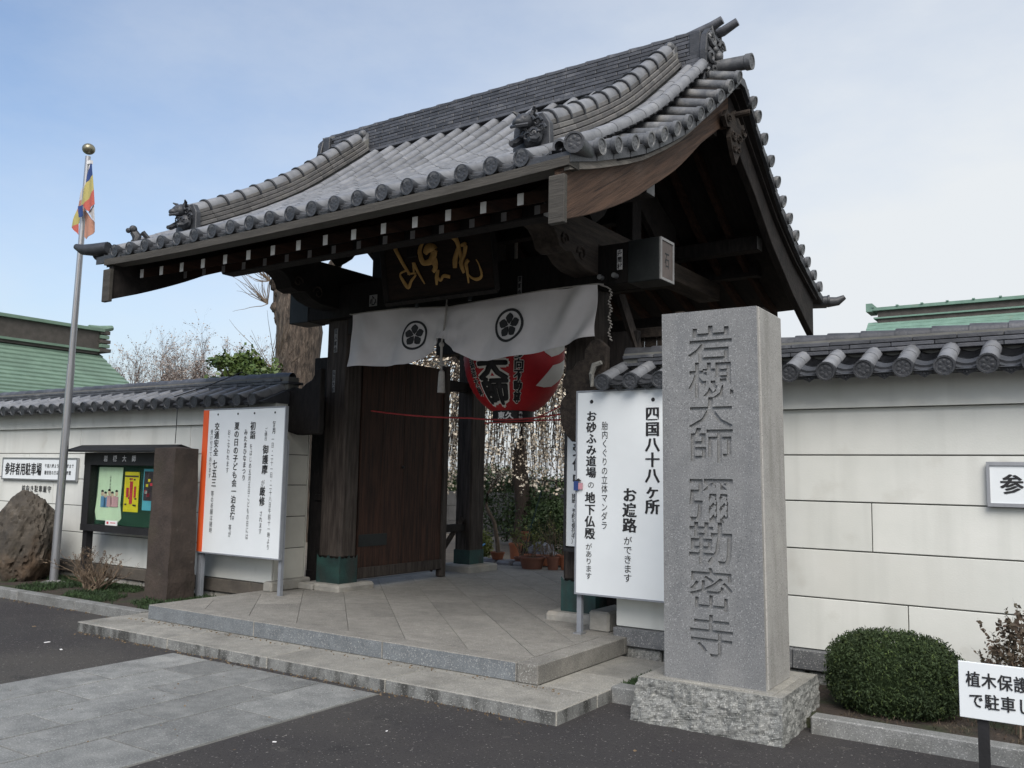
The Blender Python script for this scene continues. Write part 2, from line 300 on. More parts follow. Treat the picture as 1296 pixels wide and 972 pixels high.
def unit_box_mesh(name, mt, dx, dy, dz, bev=0):
    b = MB(); b.box(-dx/2, dx/2, -dy/2, dy/2, -dz/2, dz/2); me = b.mesh(name, mt)
    if bev: bevelled(me, bev)
    return me
def T3(x, y, z): return Matrix.Translation((x, y, z))

def glyph_into(mb, ch, cx, cy, w, h, off, fn, smear=0):
    if (ch, off) not in GL or ch in ' 　': return
    vs, fs = GL[(ch, off)]
    for k, dx in enumerate(([0] if not smear else [-smear, 0, smear])):
        mb.add([fn(cx+(x+dx)*w, cy+y*h, k*.0003) for x, y in vs], fs)
def text_rows(mb, txt, x, y, w, h, off, fn, vertical=True, pitch=None, smear=0):
    pitch = pitch or (h if vertical else w)
    if getattr(mb, 'sink', None) and w >= .055:
        par, mt = mb.sink
        for i, ch in enumerate(txt):
            m1 = MB()
            if vertical: glyph_into(m1, ch, x, y-i*pitch, w, h, off, fn, smear)
            else: glyph_into(m1, ch, x+i*pitch, y, w, h, off, fn, smear)
            if m1.f: m1.build('character', mt, par, fix=False)
        return
    for i, ch in enumerate(txt):
        if vertical: glyph_into(mb, ch, x, y-i*pitch, w, h, off, fn, smear)
        else: glyph_into(mb, ch, x+i*pitch, y, w, h, off, fn, smear)
def flat(ox, y, oz): # letters on a plane facing -Y
    return lambda u, v, k: (ox+u, y-k, oz+v)

def fbm(x, y, z, s=1.0):
    from mathutils import noise
    return noise.fractal(Vector((x*s, y*s, z*s)), 1.0, 2.0, 4)

# ================================================================== GROUND
b = MB(); b.box(-900, 900, -900, 900, -.3, 0); tag(b.build('asphalt_road', 'asphalt'), 'dark grey asphalt ground in front of the temple gate', 'road', kind='structure')
b = MB(); b.box(-60, 60, 7.3, 90, -.2, .02); cg = b.build('courtyard_ground', 'court'); tag(cg, 'earth ground of the courtyard behind the wall', 'ground', kind='structure')
b = MB(); b.box(-8.0, -5.9+2.8, 10.9, 13.6, 0, .205); tag(b.build('courtyard_path', 'court'), 'earth ground just beyond the gate paving', 'path', kind='structure')

# granite walk of slabs
walk = empty('granite_walk', (0, 0, 0), 0, 'grey granite slab path crossing the asphalt to the steps', 'path', kind='structure')
wx = [-6.59, -6.12, -5.68, -5.25, -4.83, -4.28]
for c in range(5):
    y = 4.84; first = True
    off = .43 if c % 2 else 0
    ys = [4.84]+[3.98+off-.86*k+(-.43 if 0 else 0) for k in range(0, 9)]
    ys = [yy for yy in ys if yy <= 4.84]
    if ys[0]-ys[1] < .05: ys.pop(1)
    for y1, y0 in zip(ys[:-1], ys[1:]):
        bb = MB(); g = .007; xa, xb = wx[c]+g, wx[c+1]-g
        sh = lambda yy: 0.0
        hz = random.uniform(.0, .0025)
        bb.box(xa, xb, y0+g, y1-g, -.04, .006+hz)
        bb.build('paving_slab', 'granite_walk', walk, bevel=.002)
bb = MB(); bb.box(-6.6, -4.27, -3.2, 4.85, -.05, .0018); bb.build('joint_bed', 'gap', walk)

# lower step
st = empty('lower_step', (0, 0, 0), 0, 'low granite step running along the front of the gate', 'step', kind='structure')
xs = [-8.19, -6.79, -5.52, -4.28, -2.86]
for i in range(4):
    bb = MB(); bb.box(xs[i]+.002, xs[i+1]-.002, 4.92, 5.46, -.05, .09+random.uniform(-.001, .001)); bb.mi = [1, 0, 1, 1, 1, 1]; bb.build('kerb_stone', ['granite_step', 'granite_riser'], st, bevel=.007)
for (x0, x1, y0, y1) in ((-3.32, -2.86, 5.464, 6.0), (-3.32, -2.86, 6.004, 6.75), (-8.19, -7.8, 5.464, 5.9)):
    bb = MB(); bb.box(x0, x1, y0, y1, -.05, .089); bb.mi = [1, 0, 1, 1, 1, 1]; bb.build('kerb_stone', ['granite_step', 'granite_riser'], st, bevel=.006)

# upper platform
pf = empty('gate_platform', (0, 0, 0), 0, 'raised granite platform with diagonal paving under the gate', 'platform', kind='structure')
b = MB(); b.box(-7.80, -3.33, 5.45, 11.1, -.02, .215); b.build('platform_core', 'gap', pf)
xs = [-7.81, -6.27, -4.76, -3.49]
for i in range(3):
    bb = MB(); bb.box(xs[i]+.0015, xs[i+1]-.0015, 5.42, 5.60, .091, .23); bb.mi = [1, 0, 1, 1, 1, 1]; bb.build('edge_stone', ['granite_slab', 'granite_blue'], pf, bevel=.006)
for y0, y1 in ((5.42, 6.8), (6.8, 8.2), (8.2, 9.6), (9.6, 11.1)):
    bb = MB(); bb.prism([(-3.31, y0+.0015), (-3.31, y1), (-3.487, y1), (-3.487, y0+.0015)], 2, .0915, .2295); bb.build('edge_stone', ['granite_slab'], pf, bevel=.006)
for y0, y1 in ((5.6, 7.0),):
    bb = MB(); bb.box(-7.81, -7.63, y0+.0015, y1, .0915, .2295); bb.build('edge_stone', ['granite_slab'], pf, bevel=.004)
def clip(poly, x0, x1, y0, y1):
    for ax, val, sgn in ((0, x0, 1), (0, x1, -1), (1, y0, 1), (1, y1, -1)):
        out = []
        for i in range(len(poly)):
            a, c = poly[i-1], poly[i]; da, dc = (a[ax]-val)*sgn, (c[ax]-val)*sgn
            if (da >= 0) != (dc >= 0):
                t = da/(da-dc); out.append((a[0]+(c[0]-a[0])*t, a[1]+(c[1]-a[1])*t))
            if dc >= 0: out.append(c)
        poly = out
        if len(poly) < 3: return []
    return poly
r5 = math.sqrt(.5)
def slabs(x0, x1, y0, y1):
    for i in range(-12, 24):
        sgm = (.3+.625*i)          # x+y = const joints
        for j in range(-14, 26):
            dl = (j+(.5 if i % 2 else 0))*1.32-13.2   # x-y
            g = .003
            s0, s1, d0, d1 = sgm+g, sgm+.625-g, dl+g, dl+1.32-g
            q = [((s+d)/2, (s-d)/2) for s, d in ((s0, d0), (s0, d1), (s1, d1), (s1, d0))]
            q = clip(q, x0, x1, y0, y1)
            if len(q) < 3: continue
            ar = abs(sum(q[k-1][0]*q[k][1]-q[k][0]*q[k-1][1] for k in range(len(q))))/2
            if ar < .003: continue
            bb = MB(); h = .229+random.uniform(-.0008, .0008); bb.prism(q, 2, .205, h); bb.build('paving_slab', 'granite_slab', pf)
slabs(-7.627, -3.49, 5.603, 11.1)

# kerbs and planting beds
bed = empty('planting_bed_left', (0, 0, 0), 0, 'planting strip with low green ground cover below the left wall', 'planting bed', kind='structure')
b = MB(); b.box(-22, -7.83, 5.72, 6.9, 0, .09)
b.build('soil', 'soil', bed)
xk = -8.2
while xk > -20:
    bb = MB(); bb.box(xk-1.19, xk, 5.6, 5.72, -.02, .105); bb.build('kerb_stone', 'kerb', bed, bevel=.008); xk -= 1.195
bed2 = empty('planting_bed_right', (0, 0, 0), 0, 'dark soil planting strip below the right wall', 'planting bed', kind='structure')
b = MB(); b.box(-2.86, 6, 5.86, 6.9, 0, .06); b.build('soil', 'soil', bed2)
bb = MB(); bb.box(-2.858, -2.5, 5.66, 5.80, -.02, .11); bb.build('kerb_stone', 'kerb', bed2, bevel=.008)
xk = -1.52
while xk < 5:
    bb = MB(); bb.box(xk, xk+1.19, 5.74, 5.86, -.02, .105); bb.build('kerb_stone', 'kerb', bed2, bevel=.008); xk += 1.195

# ================================================================== shared tile pieces
def flower(mb, r, n=6, y0=0., d=.008, fn=None):
    # rim ring and petals in the XZ plane, facing -Y ; fn maps (x,z,depth)
    fn = fn or (lambda x, z, dd: (x, y0-dd, z))
    N = 16
    ring = []
    for (rr, dd) in ((r, 0), (r, d), (r*.82, d), (r*.76, .001)):
        ring.append([fn(rr*math.cos(2*PI*k/N), rr*math.sin(2*PI*k/N), dd) for k in range(N)])
    vs = sum(ring, []); fs = []
    for i in range(3):
        for k in range(N): fs.append((i*N+k, i*N+(k+1) % N, (i+1)*N+(k+1) % N, (i+1)*N+k))
    fs.append(tuple(3*N+k for k in range(N)))
    mb.add(vs, fs)
    for p in range(n):
        a = PI/2+2*PI*p/n; c = (r*.43*math.cos(a), r*.43*math.sin(a)); K = 6
        vs = [fn(c[0], c[1], d*.9)]
        for k in range(K):
            t = 2*PI*k/K+a; vs.append(fn(c[0]+r*.24*math.cos(t), c[1]+r*.24*math.sin(t), .0005))
        mb.add(vs, [(0, 1+k, 1+(k+1) % K) for k in range(K)])
def half_tile_mesh(name, mt, r, L, flare=1.08, seg=8):
    # round cover tile lying along +Y, origin at lower end centre, length L
    b = MB()
    rows = [(0, r*flare), (L*.06, r*flare), (L, r)]
    vs = []; fs = []; n = seg
    for yy, rr in rows:
        for k in range(n+1):
            t = -PI*.12+PI*1.24*k/n; vs.append((rr*math.cos(t), yy, rr*math.sin(t)))
    for i in range(len(rows)-1):
        for k in range(n): fs.append((i*(n+1)+k, i*(n+1)+k+1, (i+1)*(n+1)+k+1, (i+1)*(n+1)+k))
    b.add(vs, fs)
    # front lip
    vs = []; 
    for rr in (r*flare, r*.75):
        for k in range(n+1):
            t = -PI*.12+PI*1.24*k/n; vs.append((rr*math.cos(t), 0, rr*math.sin(t)))
    b.add(vs, [(k, k+1, n+2+k, n+1+k) for k in range(n)])
    return b.mesh(name, mt, smooth=True)
def eave_disc_mesh(name, mt, r, L=.12, n=6):
    b = MB(); b.lathe([(r*.92, L), (r, .02), (r, 0)], n=16, axis=1); flower(b, r, n); return b.mesh(name, mt, smooth=True)
def pan_mesh(name, mt, w, sag, L, th=.018, pend=False):
    # concave tile between round rows, lying along +Y, origin at lower edge centre
    b = MB(); n = 6; vs = []; fs = []
    for yy, zz in ((0, 0), (0, -th), (L, -th), (L, 0)):
        for k in range(n+1):
            x = -w/2+w*k/n; vs.append((x, yy, zz-sag*(1-(2*x/w)**2)))
    m = n+1
    for i in range(4):
        for k in range(n): fs.append((i*m+k, i*m+k+1, ((i+1) % 4)*m+k+1, ((i+1) % 4)*m+k))
    b.add(vs, fs)
    if pend:
        pts = [(-w/2, .012)]+[(-w/2+w*k/n, -sag*(1-(2*(-w/2+w*k/n)/w)**2)) for k in range(n+1)]
        low = [(w*.5, -.03), (w*.3, -.055), (w*.12, -.07), (0, -.085), (-w*.12, -.07), (-w*.3, -.055), (-w*.5, -.03)]
        b.prism(pts[1:]+low, 1, -.012, .004)
        for (x, z, q) in ((-.3, -.028, .010), (-.12, -.045, .011), (.12, -.045, .011), (.3, -.028, .010), (0, -.05, .013)):
            b.ball((x*w, -.012, z-.006), q*.8, 4)
    return b.mesh(name, mt, smooth=True)

# ================================================================== BOUNDARY WALLS
ZR = [.30, .685, 1.045, 1.405, 1.755, 2.11]
wt_round = half_tile_mesh('wall_round_tile', 'tile', .060, .30)
wt_disc = eave_disc_mesh('wall_eave_tile', 'tile_end', .070)
wt_pan = pan_mesh('wall_pan_tile', 'tile_end', .17, .03, .28, .02)
wt_pend = pan_mesh('wall_pan_tile_front', 'tile_end', .17, .03, .12, .03, True)
wt_course = [unit_box_mesh('ridge_course', 'tile_dark', .293, d, .030, .004) for d in (.26, .235, .21)]
wt_cap = half_tile_mesh('cap_tile', 'tile_dark', .055, .25, 1.22)
def wall(x0, x1, label, disc_x, disc0, joints=None, base='granite_dark'):
    root = empty('boundary_wall', ((x0+x1)/2, 7.1, 0), 0, label, 'wall')
    ox = (x0+x1)/2; X = lambda x: x-ox; Yw = lambda y: y-7.1
    b = MB(); b.box(X(x0+.01), X(x1-.01), Yw(6.915), Yw(7.38), .12, 2.34); b.build('core', 'gap', root)
    L = 2.4
    for r in range(5):
        x = joints[r]-L*12
        while x+L < x0: x += L
        while x < x1:
            a, c = max(x, x0), min(x+L, x1)
            if c-a > .05:
                bb = MB(); bb.box(X(a+.0035), X(c-.0035), Yw(6.9), Yw(6.925), ZR[r]+.005, ZR[r+1]-.005); bb.build('wall_panel', 'plaster', root, bevel=.003)
            x += L
    bb = MB(); bb.box(X(x0), X(x1+.0), Yw(6.855), Yw(7.4), 2.11, 2.335); bb.build('cornice', 'plaster', root)
    bb = MB(); bb.box(X(x0), X(x1), Yw(7.38), Yw(7.395), .3, 2.11); bb.build('rear_face', 'plaster_side', root)
    x = x0
    while x < x1-.01:
        c = min(x+1.5, x1); bb = MB(); bb.box(X(x+.002), X(c-.002), Yw(6.84), Yw(7.42), .155, .298); bb.build('base_stone', base, root, bevel=.006); x = c
    x = x0+.02
    while x < x1-.1:
        wd = random.uniform(.25, .42); c = min(x+wd, x1-.02); bb = MB(); bb.box(X(x), X(c-.015), Yw(6.87), Yw(7.38), -.02, .150); o = bb.build('footing_stone', 'pad' if base != 'granite_dark' else 'granite_rough', root, bevel=.02); x = c
    # coping
    cop = empty('coping', (0, 0, 0), 0, parent=root)
    bb = MB(); bb.prism([(Yw(6.62), 2.335), (Yw(7.58), 2.335), (Yw(7.1), 2.54)], 0, X(x0-.02), X(x1+.02)); bb.build('bed', 'tile_end', cop)
    ang = math.atan2(.19, .5)
    i = 0; xd = disc0
    rows = []
    while xd > x0-.06: xd -= disc_x
    while xd < x1+.06:
        if xd > x0+.0: rows.append(xd)
        xd += disc_x
    R = Matrix.Rotation(ang, 4, 'X'); Rb = Matrix.Rotation(PI, 4, 'Z')
    bk = MB()
    for xd in rows:
        place('eave_tile', wt_disc, cop, T3(X(xd), Yw(6.60), 2.362) @ Matrix.Rotation(ang*.4, 4, 'X'))
        for k in (0, 1):
            t = .02+k*.235; place('round_tile', wt_round, cop, T3(X(xd), Yw(6.60)+t*math.cos(ang), 2.362+t*math.sin(ang)) @ R)
        bk.tube([(X(xd), Yw(7.60), 2.362), (X(xd), Yw(7.15), 2.53)], .06, 8)
        xm = xd+disc_x/2
        if xm < x1:
            place('front_pan_tile', wt_pend, cop, T3(X(xm), Yw(6.635), 2.372) @ R)
            for k in range(3):
                t = .03+k*.12; place('pan_tile', wt_pan, cop, T3(X(xm), Yw(6.65)+t*math.cos(ang), 2.385+t*math.sin(ang)+.012) @ R)
    bk.build('back_slope', 'tile', cop)
    # ridge
    rid = empty('ridge', (0, 0, 0), 0, parent=root)
    bb = MB(); bb.box(X(x0), X(x1), Yw(7.02), Yw(7.18), 2.50, 2.655); bb.build('ridge_core', 'gap', rid)
    for c in range(3):
        x = x0+(.15 if c % 2 else 0)
        while x < x1:
            if x+.297 <= x1+.1: place('ridge_tile', wt_course[c], rid, T3(X(x+.148), 0, 2.548+c*.036))
            x += .297
    x = x0
    while x < x1-.1:
        place('cap_tile', wt_cap, rid, frame_mtx((X(x), 0, 2.655), (0, -1, 0), (1, 0, 0), (0, 0, 1))); x += .25
    return root, X, Yw
wl, XL, YL = wall(-21.5, -7.73, 'long white panelled wall with grey tiled coping, left of the gate', .2565, -7.59, (-9.1, -8.3, -9.9, -10.6, -9.3), base='base_brown')
wr, XRf, YR = wall(-3.44, 3.2, 'white panelled wall with grey tiled coping behind the granite monument', .263, -1.86, (-1.13, .2, -1.36, .3, .1))
# end faces of the walls
for r in range(5):
    bb = MB(); bb.box(XL(-7.745), XL(-7.7275), YL(6.93), YL(7.37), ZR[r]+.005, ZR[r+1]-.005); bb.build('wall_panel', 'plaster_side', wl, bevel=.002)
    bb = MB(); bb.box(XRf(-3.442), XRf(-3.425), YR(6.93), YR(7.397), ZR[r]+.005, ZR[r+1]-.005); bb.build('wall_panel', 'plaster_side', wr, bevel=.002)
for (x0, x1, y0, y1, z1) in ((-7.76, -7.62, 6.80, 6.99, .335), (-7.76, -7.64, 6.995, 7.42, .345), (-7.74, -7.42, 7.22, 7.3, .3)):
    bb = MB(); bb.box(XL(x0), XL(x1), YL(y0), YL(y1), .22, z1); bb.build('foot_stone', 'pad', wl, bevel=.018)
for (x0, x1, y0, y1, z1) in ((-3.72, -3.52, 6.92, 7.4, .40),):
    bb = MB(); bb.box(XRf(x0), XRf(x1), YR(y0), YR(y1), .22, z1); bb.build('foot_stone', 'pad', wr, bevel=.02)

# ================================================================== THE GATE
A = 0.0218
GO = (-5.648, 7.343, 0)
gate = empty('temple_gate', GO, -A, 'large dark wooden temple gate with a curved grey tiled roof', 'gate')
NODES = [(-2.32, 3.735), (-1.96, 3.85), (-1.72, 3.94), (-1.46, 4.04), (-1.2, 4.15), (-.97, 4.27), (-.73, 4.40), (-.49, 4.54), (-.27, 4.69), (-.07, 4.84), (.16, 5.01), (.39, 5.19), (.6, 5.36), (.72, 5.46),
         (.84, 5.46), (.97, 5.36), (1.18, 5.18), (1.4, 5.02), (1.63, 4.86), (1.85, 4.70), (2.07, 4.55), (2.31, 4.42), (2.57, 4.29), (2.8, 4.18), (3.05, 4.09), (3.32, 3.99), (3.58, 3.9), (3.95, 3.80)]
def zr(y):
    if y <= NODES[0][0]: return NODES[0][1]+(y-NODES[0][0])*.3
    for (a, za), (c, zc) in zip(NODES[:-1], NODES[1:]):
        if y <= c: return za+(zc-za)*(y-a)/(c-a)
    return NODES[-1][1]-(y-NODES[-1][0])*.35
def up3(x): return .0017*abs(x)**3
GL_ = [(-2.32, 0), (-1.7, .08), (-1.2, .14), (-.5, .18), (.2, .205), (.78, .21)]
def lift(y):
    if y > .78: y = 1.56-y
    if y <= GL_[0][0]: return 0.
    for (a, c), (d, e) in zip(GL_[:-1], GL_[1:]):
        if y <= d: return c+(e-c)*(y-a)/(d-a)
    return .21
def zi(x, y): return zr(y)+up3(x)+lift(y)*max(0, min(1, (2.97-abs(x))/.45))
def zin(y): return zr(y)+lift(y)
def along(y0, y1, n=400):
    pts = []; s = 0; py, pz = y0, zin(y0); pts.append((0, y0, pz))
    for i in range(1, n+1):
        y = y0+(y1-y0)*i/n; z = zin(y); s += math.hypot(y-py, z-pz); pts.append((s, y, z)); py, pz = y, z
    return pts
def samp(pts, s):
    for a, c in zip(pts[:-1], pts[1:]):
        if c[0] >= s:
            t = (s-a[0])/max(1e-9, c[0]-a[0]); return a[1]+(c[1]-a[1])*t, a[2]+(c[2]-a[2])*t
    return pts[-1][1], pts[-1][2]
roof = empty('roof', (0, 0, 0), 0, parent=gate)
# deck
b = MB(); N = 36; ys = [-2.24+(3.86+2.24)*i/N for i in range(N+1)]
xsd = [-2.80]+[-2.5+.5*i for i in range(11)]+[2.84]
vs = []; fs = []
for t in (-.06, -.13):
    for y in ys:
        for x in xsd:
            xx = x*(1+max(0, zr(y)-3.77)*.05/2.9) if abs(x) > 2.8 else x
            vs.append((xx, y, (zi(x, y) if t > -.1 else zr(y)+up3(x))+t))
nx = len(xsd); ny = N+1
for l in (0, 1):
    for i in range(N):
        for k in range(len(xsd)-1):
            q = l*nx*ny+i*nx+k; fs.append((q, q+1, q+nx+1, q+nx))
def bq(a, c): return (a, c, c+nx*ny, a+nx*ny)
for i in range(N): fs.append(bq(i*nx, (i+1)*nx)); fs.append(bq(i*nx+nx-1, (i+1)*nx+nx-1))
for k in range(nx-1): fs.append(bq(k, k+1)); fs.append(bq(N*nx+k, N*nx+k+1))
b.add(vs, fs); b.build('roof_deck', 'wood', roof)
# grey eave board under the tile ends
b = MB()
for k in range(20):
    x0, x1 = -2.70+k*.278, -2.70+(k+1)*.278
    b.prism([(-2.33, 3.60), (-2.19, 3.60), (-2.19, 3.69), (-2.33, 3.665)], 0, x0, x1)
    for i in range(len(b.v)-8, len(b.v)): v = b.v[i]; b.v[i] = (v[0], v[1], v[2]+up3(v[0]))
b.build('eave_board', 'eave_board', roof)
# round tile rows
RX = [-2.5219+.26295*i for i in range(20)]
RR = .056
rt_mesh = half_tile_mesh('round_tile', 'tile', RR, .315, 1.07)
ed_mesh = eave_disc_mesh('eave_tile', 'tile_end', .066, .14)
pend_mesh = pan_mesh('front_pan_tile', 'tile_end', .165, .028, .1, .02, True)
fr = along(-2.32, .62)
Ltot = fr[-1][0]; npc = 12; Lp = Ltot/npc
def interp0(P, x):
    if x <= P[0][0]: return P[0][1]
    for a, c in zip(P[:-1], P[1:]):
        if x <= c[0]: return a[1]+(c[1]-a[1])*(x-a[0])/(c[0]-a[0])
    return P[-1][1]
def seg_mtx(x, s0, s1, pts, lift=0):
    y0, z0 = samp(pts, s0); y1, z1 = samp(pts, s1); d = Vector((0, y1-y0, z1-z0)).normalized()
    xx = Vector((1, 0, 0)) if d.y > 0 else Vector((-1, 0, 0)); zz = xx.cross(d)
    return frame_mtx((x, y0+lift*zz.y, z0+lift*zz.z+up3(x)), xx, d, zz)
for x in RX:
    place('eave_tile', ed_mesh, roof, T3(x, -2.33, 3.735+up3(x)) @ Matrix.Rotation(.08, 4, 'X'))
    for k in range(npc):
        if abs(x) > 2.0 and abs(x) < 2.2: pass
        m = seg_mtx(x, k*Lp, (k+1)*Lp, fr); m = m @ Matrix.Rotation(random.uniform(-.006, .006), 4, 'Z')
        place('round_tile', rt_mesh, roof, m)
for x in (-2.62, 2.62):
    for k in range(1, npc):
        m = seg_mtx(x, k*Lp, (k+1)*Lp, fr, .015); place('round_tile', rt_mesh, roof, m)
for i in range(21):
    x = -2.5219+.26295*(i-.5)
    place('front_pan_tile', pend_mesh, roof, T3(x, -2.31, 3.735+up3(x)-.012) @ Matrix.Rotation(.3, 4, 'X'))
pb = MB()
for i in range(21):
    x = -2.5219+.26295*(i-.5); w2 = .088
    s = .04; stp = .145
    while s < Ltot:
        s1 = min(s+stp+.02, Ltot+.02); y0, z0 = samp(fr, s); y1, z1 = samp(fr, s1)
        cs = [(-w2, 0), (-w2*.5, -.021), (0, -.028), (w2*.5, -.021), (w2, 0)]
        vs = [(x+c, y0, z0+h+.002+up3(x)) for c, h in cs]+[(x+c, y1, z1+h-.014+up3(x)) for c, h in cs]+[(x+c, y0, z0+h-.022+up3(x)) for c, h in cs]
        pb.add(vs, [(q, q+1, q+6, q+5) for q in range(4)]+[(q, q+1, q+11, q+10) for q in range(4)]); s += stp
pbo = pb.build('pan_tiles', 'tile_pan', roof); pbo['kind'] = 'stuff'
# rear slope (seen only from behind)
bk = MB(); ba = along(3.95, .9)
for x in RX:
    pts = [(x, samp(ba, ba[-1][0]*k/14)[0], samp(ba, ba[-1][0]*k/14)[1]+up3(x)) for k in range(15)]
    bk.tube(pts, RR, 8)
for k in range(14):
    y0, z0 = samp(ba, ba[-1][0]*k/14); y1, z1 = samp(ba, ba[-1][0]*(k+1)/14+.02)
    for q in range(10):
        xa, xb = -2.86+.572*q, -2.86+.572*(q+1)
        bk.add([(xa, y0, z0-.02+up3(xa)), (xb, y0, z0-.02+up3(xb)), (xb, y1, z1-.045+up3(xb)), (xa, y1, z1-.045+up3(xa))], [(0, 1, 2, 3)])
bo = bk.build('rear_round_tiles', 'tile', roof); bo['kind'] = 'stuff'
# verge tiles (both gables, both slopes)
vt_b = MB(); vt_b.lathe([(.050, .0), (.053, .39), (.064, .40), (.064, .43)], n=14, axis=0)
flower(vt_b, .064, 6, fn=lambda x, z, d: (.43+d, x, z)); vt = vt_b.mesh('verge_tile', 'tile_verge', smooth=True)
vp_b = MB(); vp_b.prism([(-.07, .012), (-.04, -.006), (0, -.014), (.04, -.006), (.07, .012), (.07, -.022), (.03, -.05), (0, -.07), (-.03, -.05), (-.07, -.022)], 0, .33, .385); vp = vp_b.mesh('verge_pan_tile', 'tile_verge')
VY = [-1.96, -1.72, -1.46, -1.2, -.97, -.73, -.49, -.27, -.07, .16, .39, .6]
VB = [1.03, 1.18, 1.4, 1.63, 1.85, 2.07, 2.31, 2.57, 2.8, 3.05, 3.32, 3.58]
for side in (1, -1):
    for lst in (VY, VB):
        for j, y in enumerate(lst):
            z = zr(y)+.028; xe = 2.9+.1*(z-3.77)/2
            if lst is VB and j < 1: z -= .04
            zi0 = zr(y)+lift(y)*.85+.0
            xv = Vector((side*.43, 0, (z-zi0)*.86)).normalized(); yv = Vector((0, side, 0)); zv = xv.cross(yv)
            m = frame_mtx((side*xe-xv.x*.43, y, z-xv.z*.43), xv, yv, zv)
            place('verge_tile', vt, roof, m)
            y2 = y+(.12 if lst is VY else -.12)
            place('verge_pan_tile', vp, roof, frame_mtx((side*(xe-.42), y2, zr(y2)+.006), (side, 0, 0), (0, side, 0), (0, 0, 1)))
    # top verge tile, bigger
    bb = MB(); bb.lathe([(.066, 0), (.07, .48), (.08, .49), (.08, .54)], n=16, axis=0); flower(bb, .08, 6, fn=lambda x, z, d: (.54+d, x, z))
    o = bb.build('top_verge_tile', 'tile_verge', roof, smooth=True); o.matrix_local = frame_mtx((side*2.50, .80, 5.66), (side*.98, 0, -.16), (0, side, 0), (0, 0, 1))
    # corner tiles: disc facing forward, and a horn
    for yy, sg in ((-2.30, -1), (3.9, 1)):
        bb = MB(); bb.lathe([(.06, .30), (.066, .02), (.074, .015), (.074, 0)], n=16, axis=1); flower(bb, .074, 6)
        o = bb.build('corner_tile', 'tile_end', roof, smooth=True)
        dx = Vector((side*.42, sg*.9, 0)).normalized()   # points outwards at the corner
        if side > 0 and sg < 0:
            yv = Vector((-.25, 1, .12)).normalized(); xv = yv.cross(Vector((0, 0, 1))).normalized(); zv = xv.cross(yv)
            o.matrix_local = frame_mtx((2.90, yy-.03, 3.785), xv, yv, zv)
        else:
            yv = Vector((-side*.9, -sg*.25, -.05)).normalized(); xv = yv.cross(Vector((0, 0, 1))).normalized(); zv = xv.cross(yv)
            o.matrix_local = frame_mtx((side*2.93, yy+.03*sg*-1, 3.80), xv, yv, zv)
    # long tile line along the verge on top of the verge tiles' inner ends
# pan slab under verge tiles
for side in (1, -1):
    b = MB()
    for y0, y1 in zip(NODES[:-1], NODES[1:]):
        for (xa, xb, dz) in ((2.44, 2.87, .0),):
            xb = 2.87+.1*(y0[1]-3.77)/2
            b.add([(side*xa, y0[0], y0[1]+lift(y0[0])+.002), (side*xb, y0[0], y0[1]+.004), (side*xb, y1[0], y1[1]+.004), (side*xa, y1[0], y1[1]+lift(y1[0])+.002),
                   (side*xa, y0[0], y0[1]-.05), (side*xb, y0[0], y0[1]-.075), (side*xb, y1[0], y1[1]-.075), (side*xa, y1[0], y1[1]-.05)],
                  [(0, 1, 2, 3), (4, 5, 6, 7), (0, 1, 5, 4), (1, 2, 6, 5), (2, 3, 7, 6), (3, 0, 4, 7)])
    b.build('verge_bed', 'tile_end', roof)

# horn tile at the far left corner
b = MB(); b.tube([(-2.72, -2.28, 3.83), (-2.9, -2.34, 3.82), (-3.03, -2.38, 3.83), (-3.12, -2.41, 3.87)], [.065, .065, .055, .03], 10); b.build('corner_horn', 'tile_end', roof, smooth=True)
b = MB(); b.tube([(2.72, 3.9, 3.83), (2.9, 3.96, 3.80), (3.0, 4.0, 3.81), (3.08, 4.02, 3.86)], [.065, .065, .055, .03], 10); b.build('corner_horn', 'tile_end', roof, smooth=True)

# main ridge
mr = empty('main_ridge', (0, 0, 0), 0, parent=gate)
RYc = .78
b = MB(); b.box(-2.68, 2.56, RYc-.12, RYc+.12, 5.40, 6.0); b.build('ridge_core', 'gap', mr)
b = MB(); b.box(-2.70, 2.58, RYc-.225, RYc+.225, 5.60, 5.64); b.build('base_course', 'tile_dark', mr, bevel=.006)
for c in range(8):
    hw = .42-.02*c; z = 5.664+c*.0465; me = unit_box_mesh('ridge_tile', 'tile_dark', .252, hw, .040, .006)
    x = -2.68+(.128 if c % 2 else 0)
    while x < 2.50:
        place('ridge_tile', me, mr, T3(x+.128+random.uniform(-.001, .001), RYc+random.uniform(-.003, .003), z)); x += .256
rc = half_tile_mesh('ridge_cap_tile', 'tile_dark', .068, .262, 1.2)
x = -2.72
while x < 2.5:
    place('cap_tile', rc, mr, frame_mtx((x, RYc, 6.0), (0, -1, 0), (1, 0, 0), (0, 0, 1))); x += .262
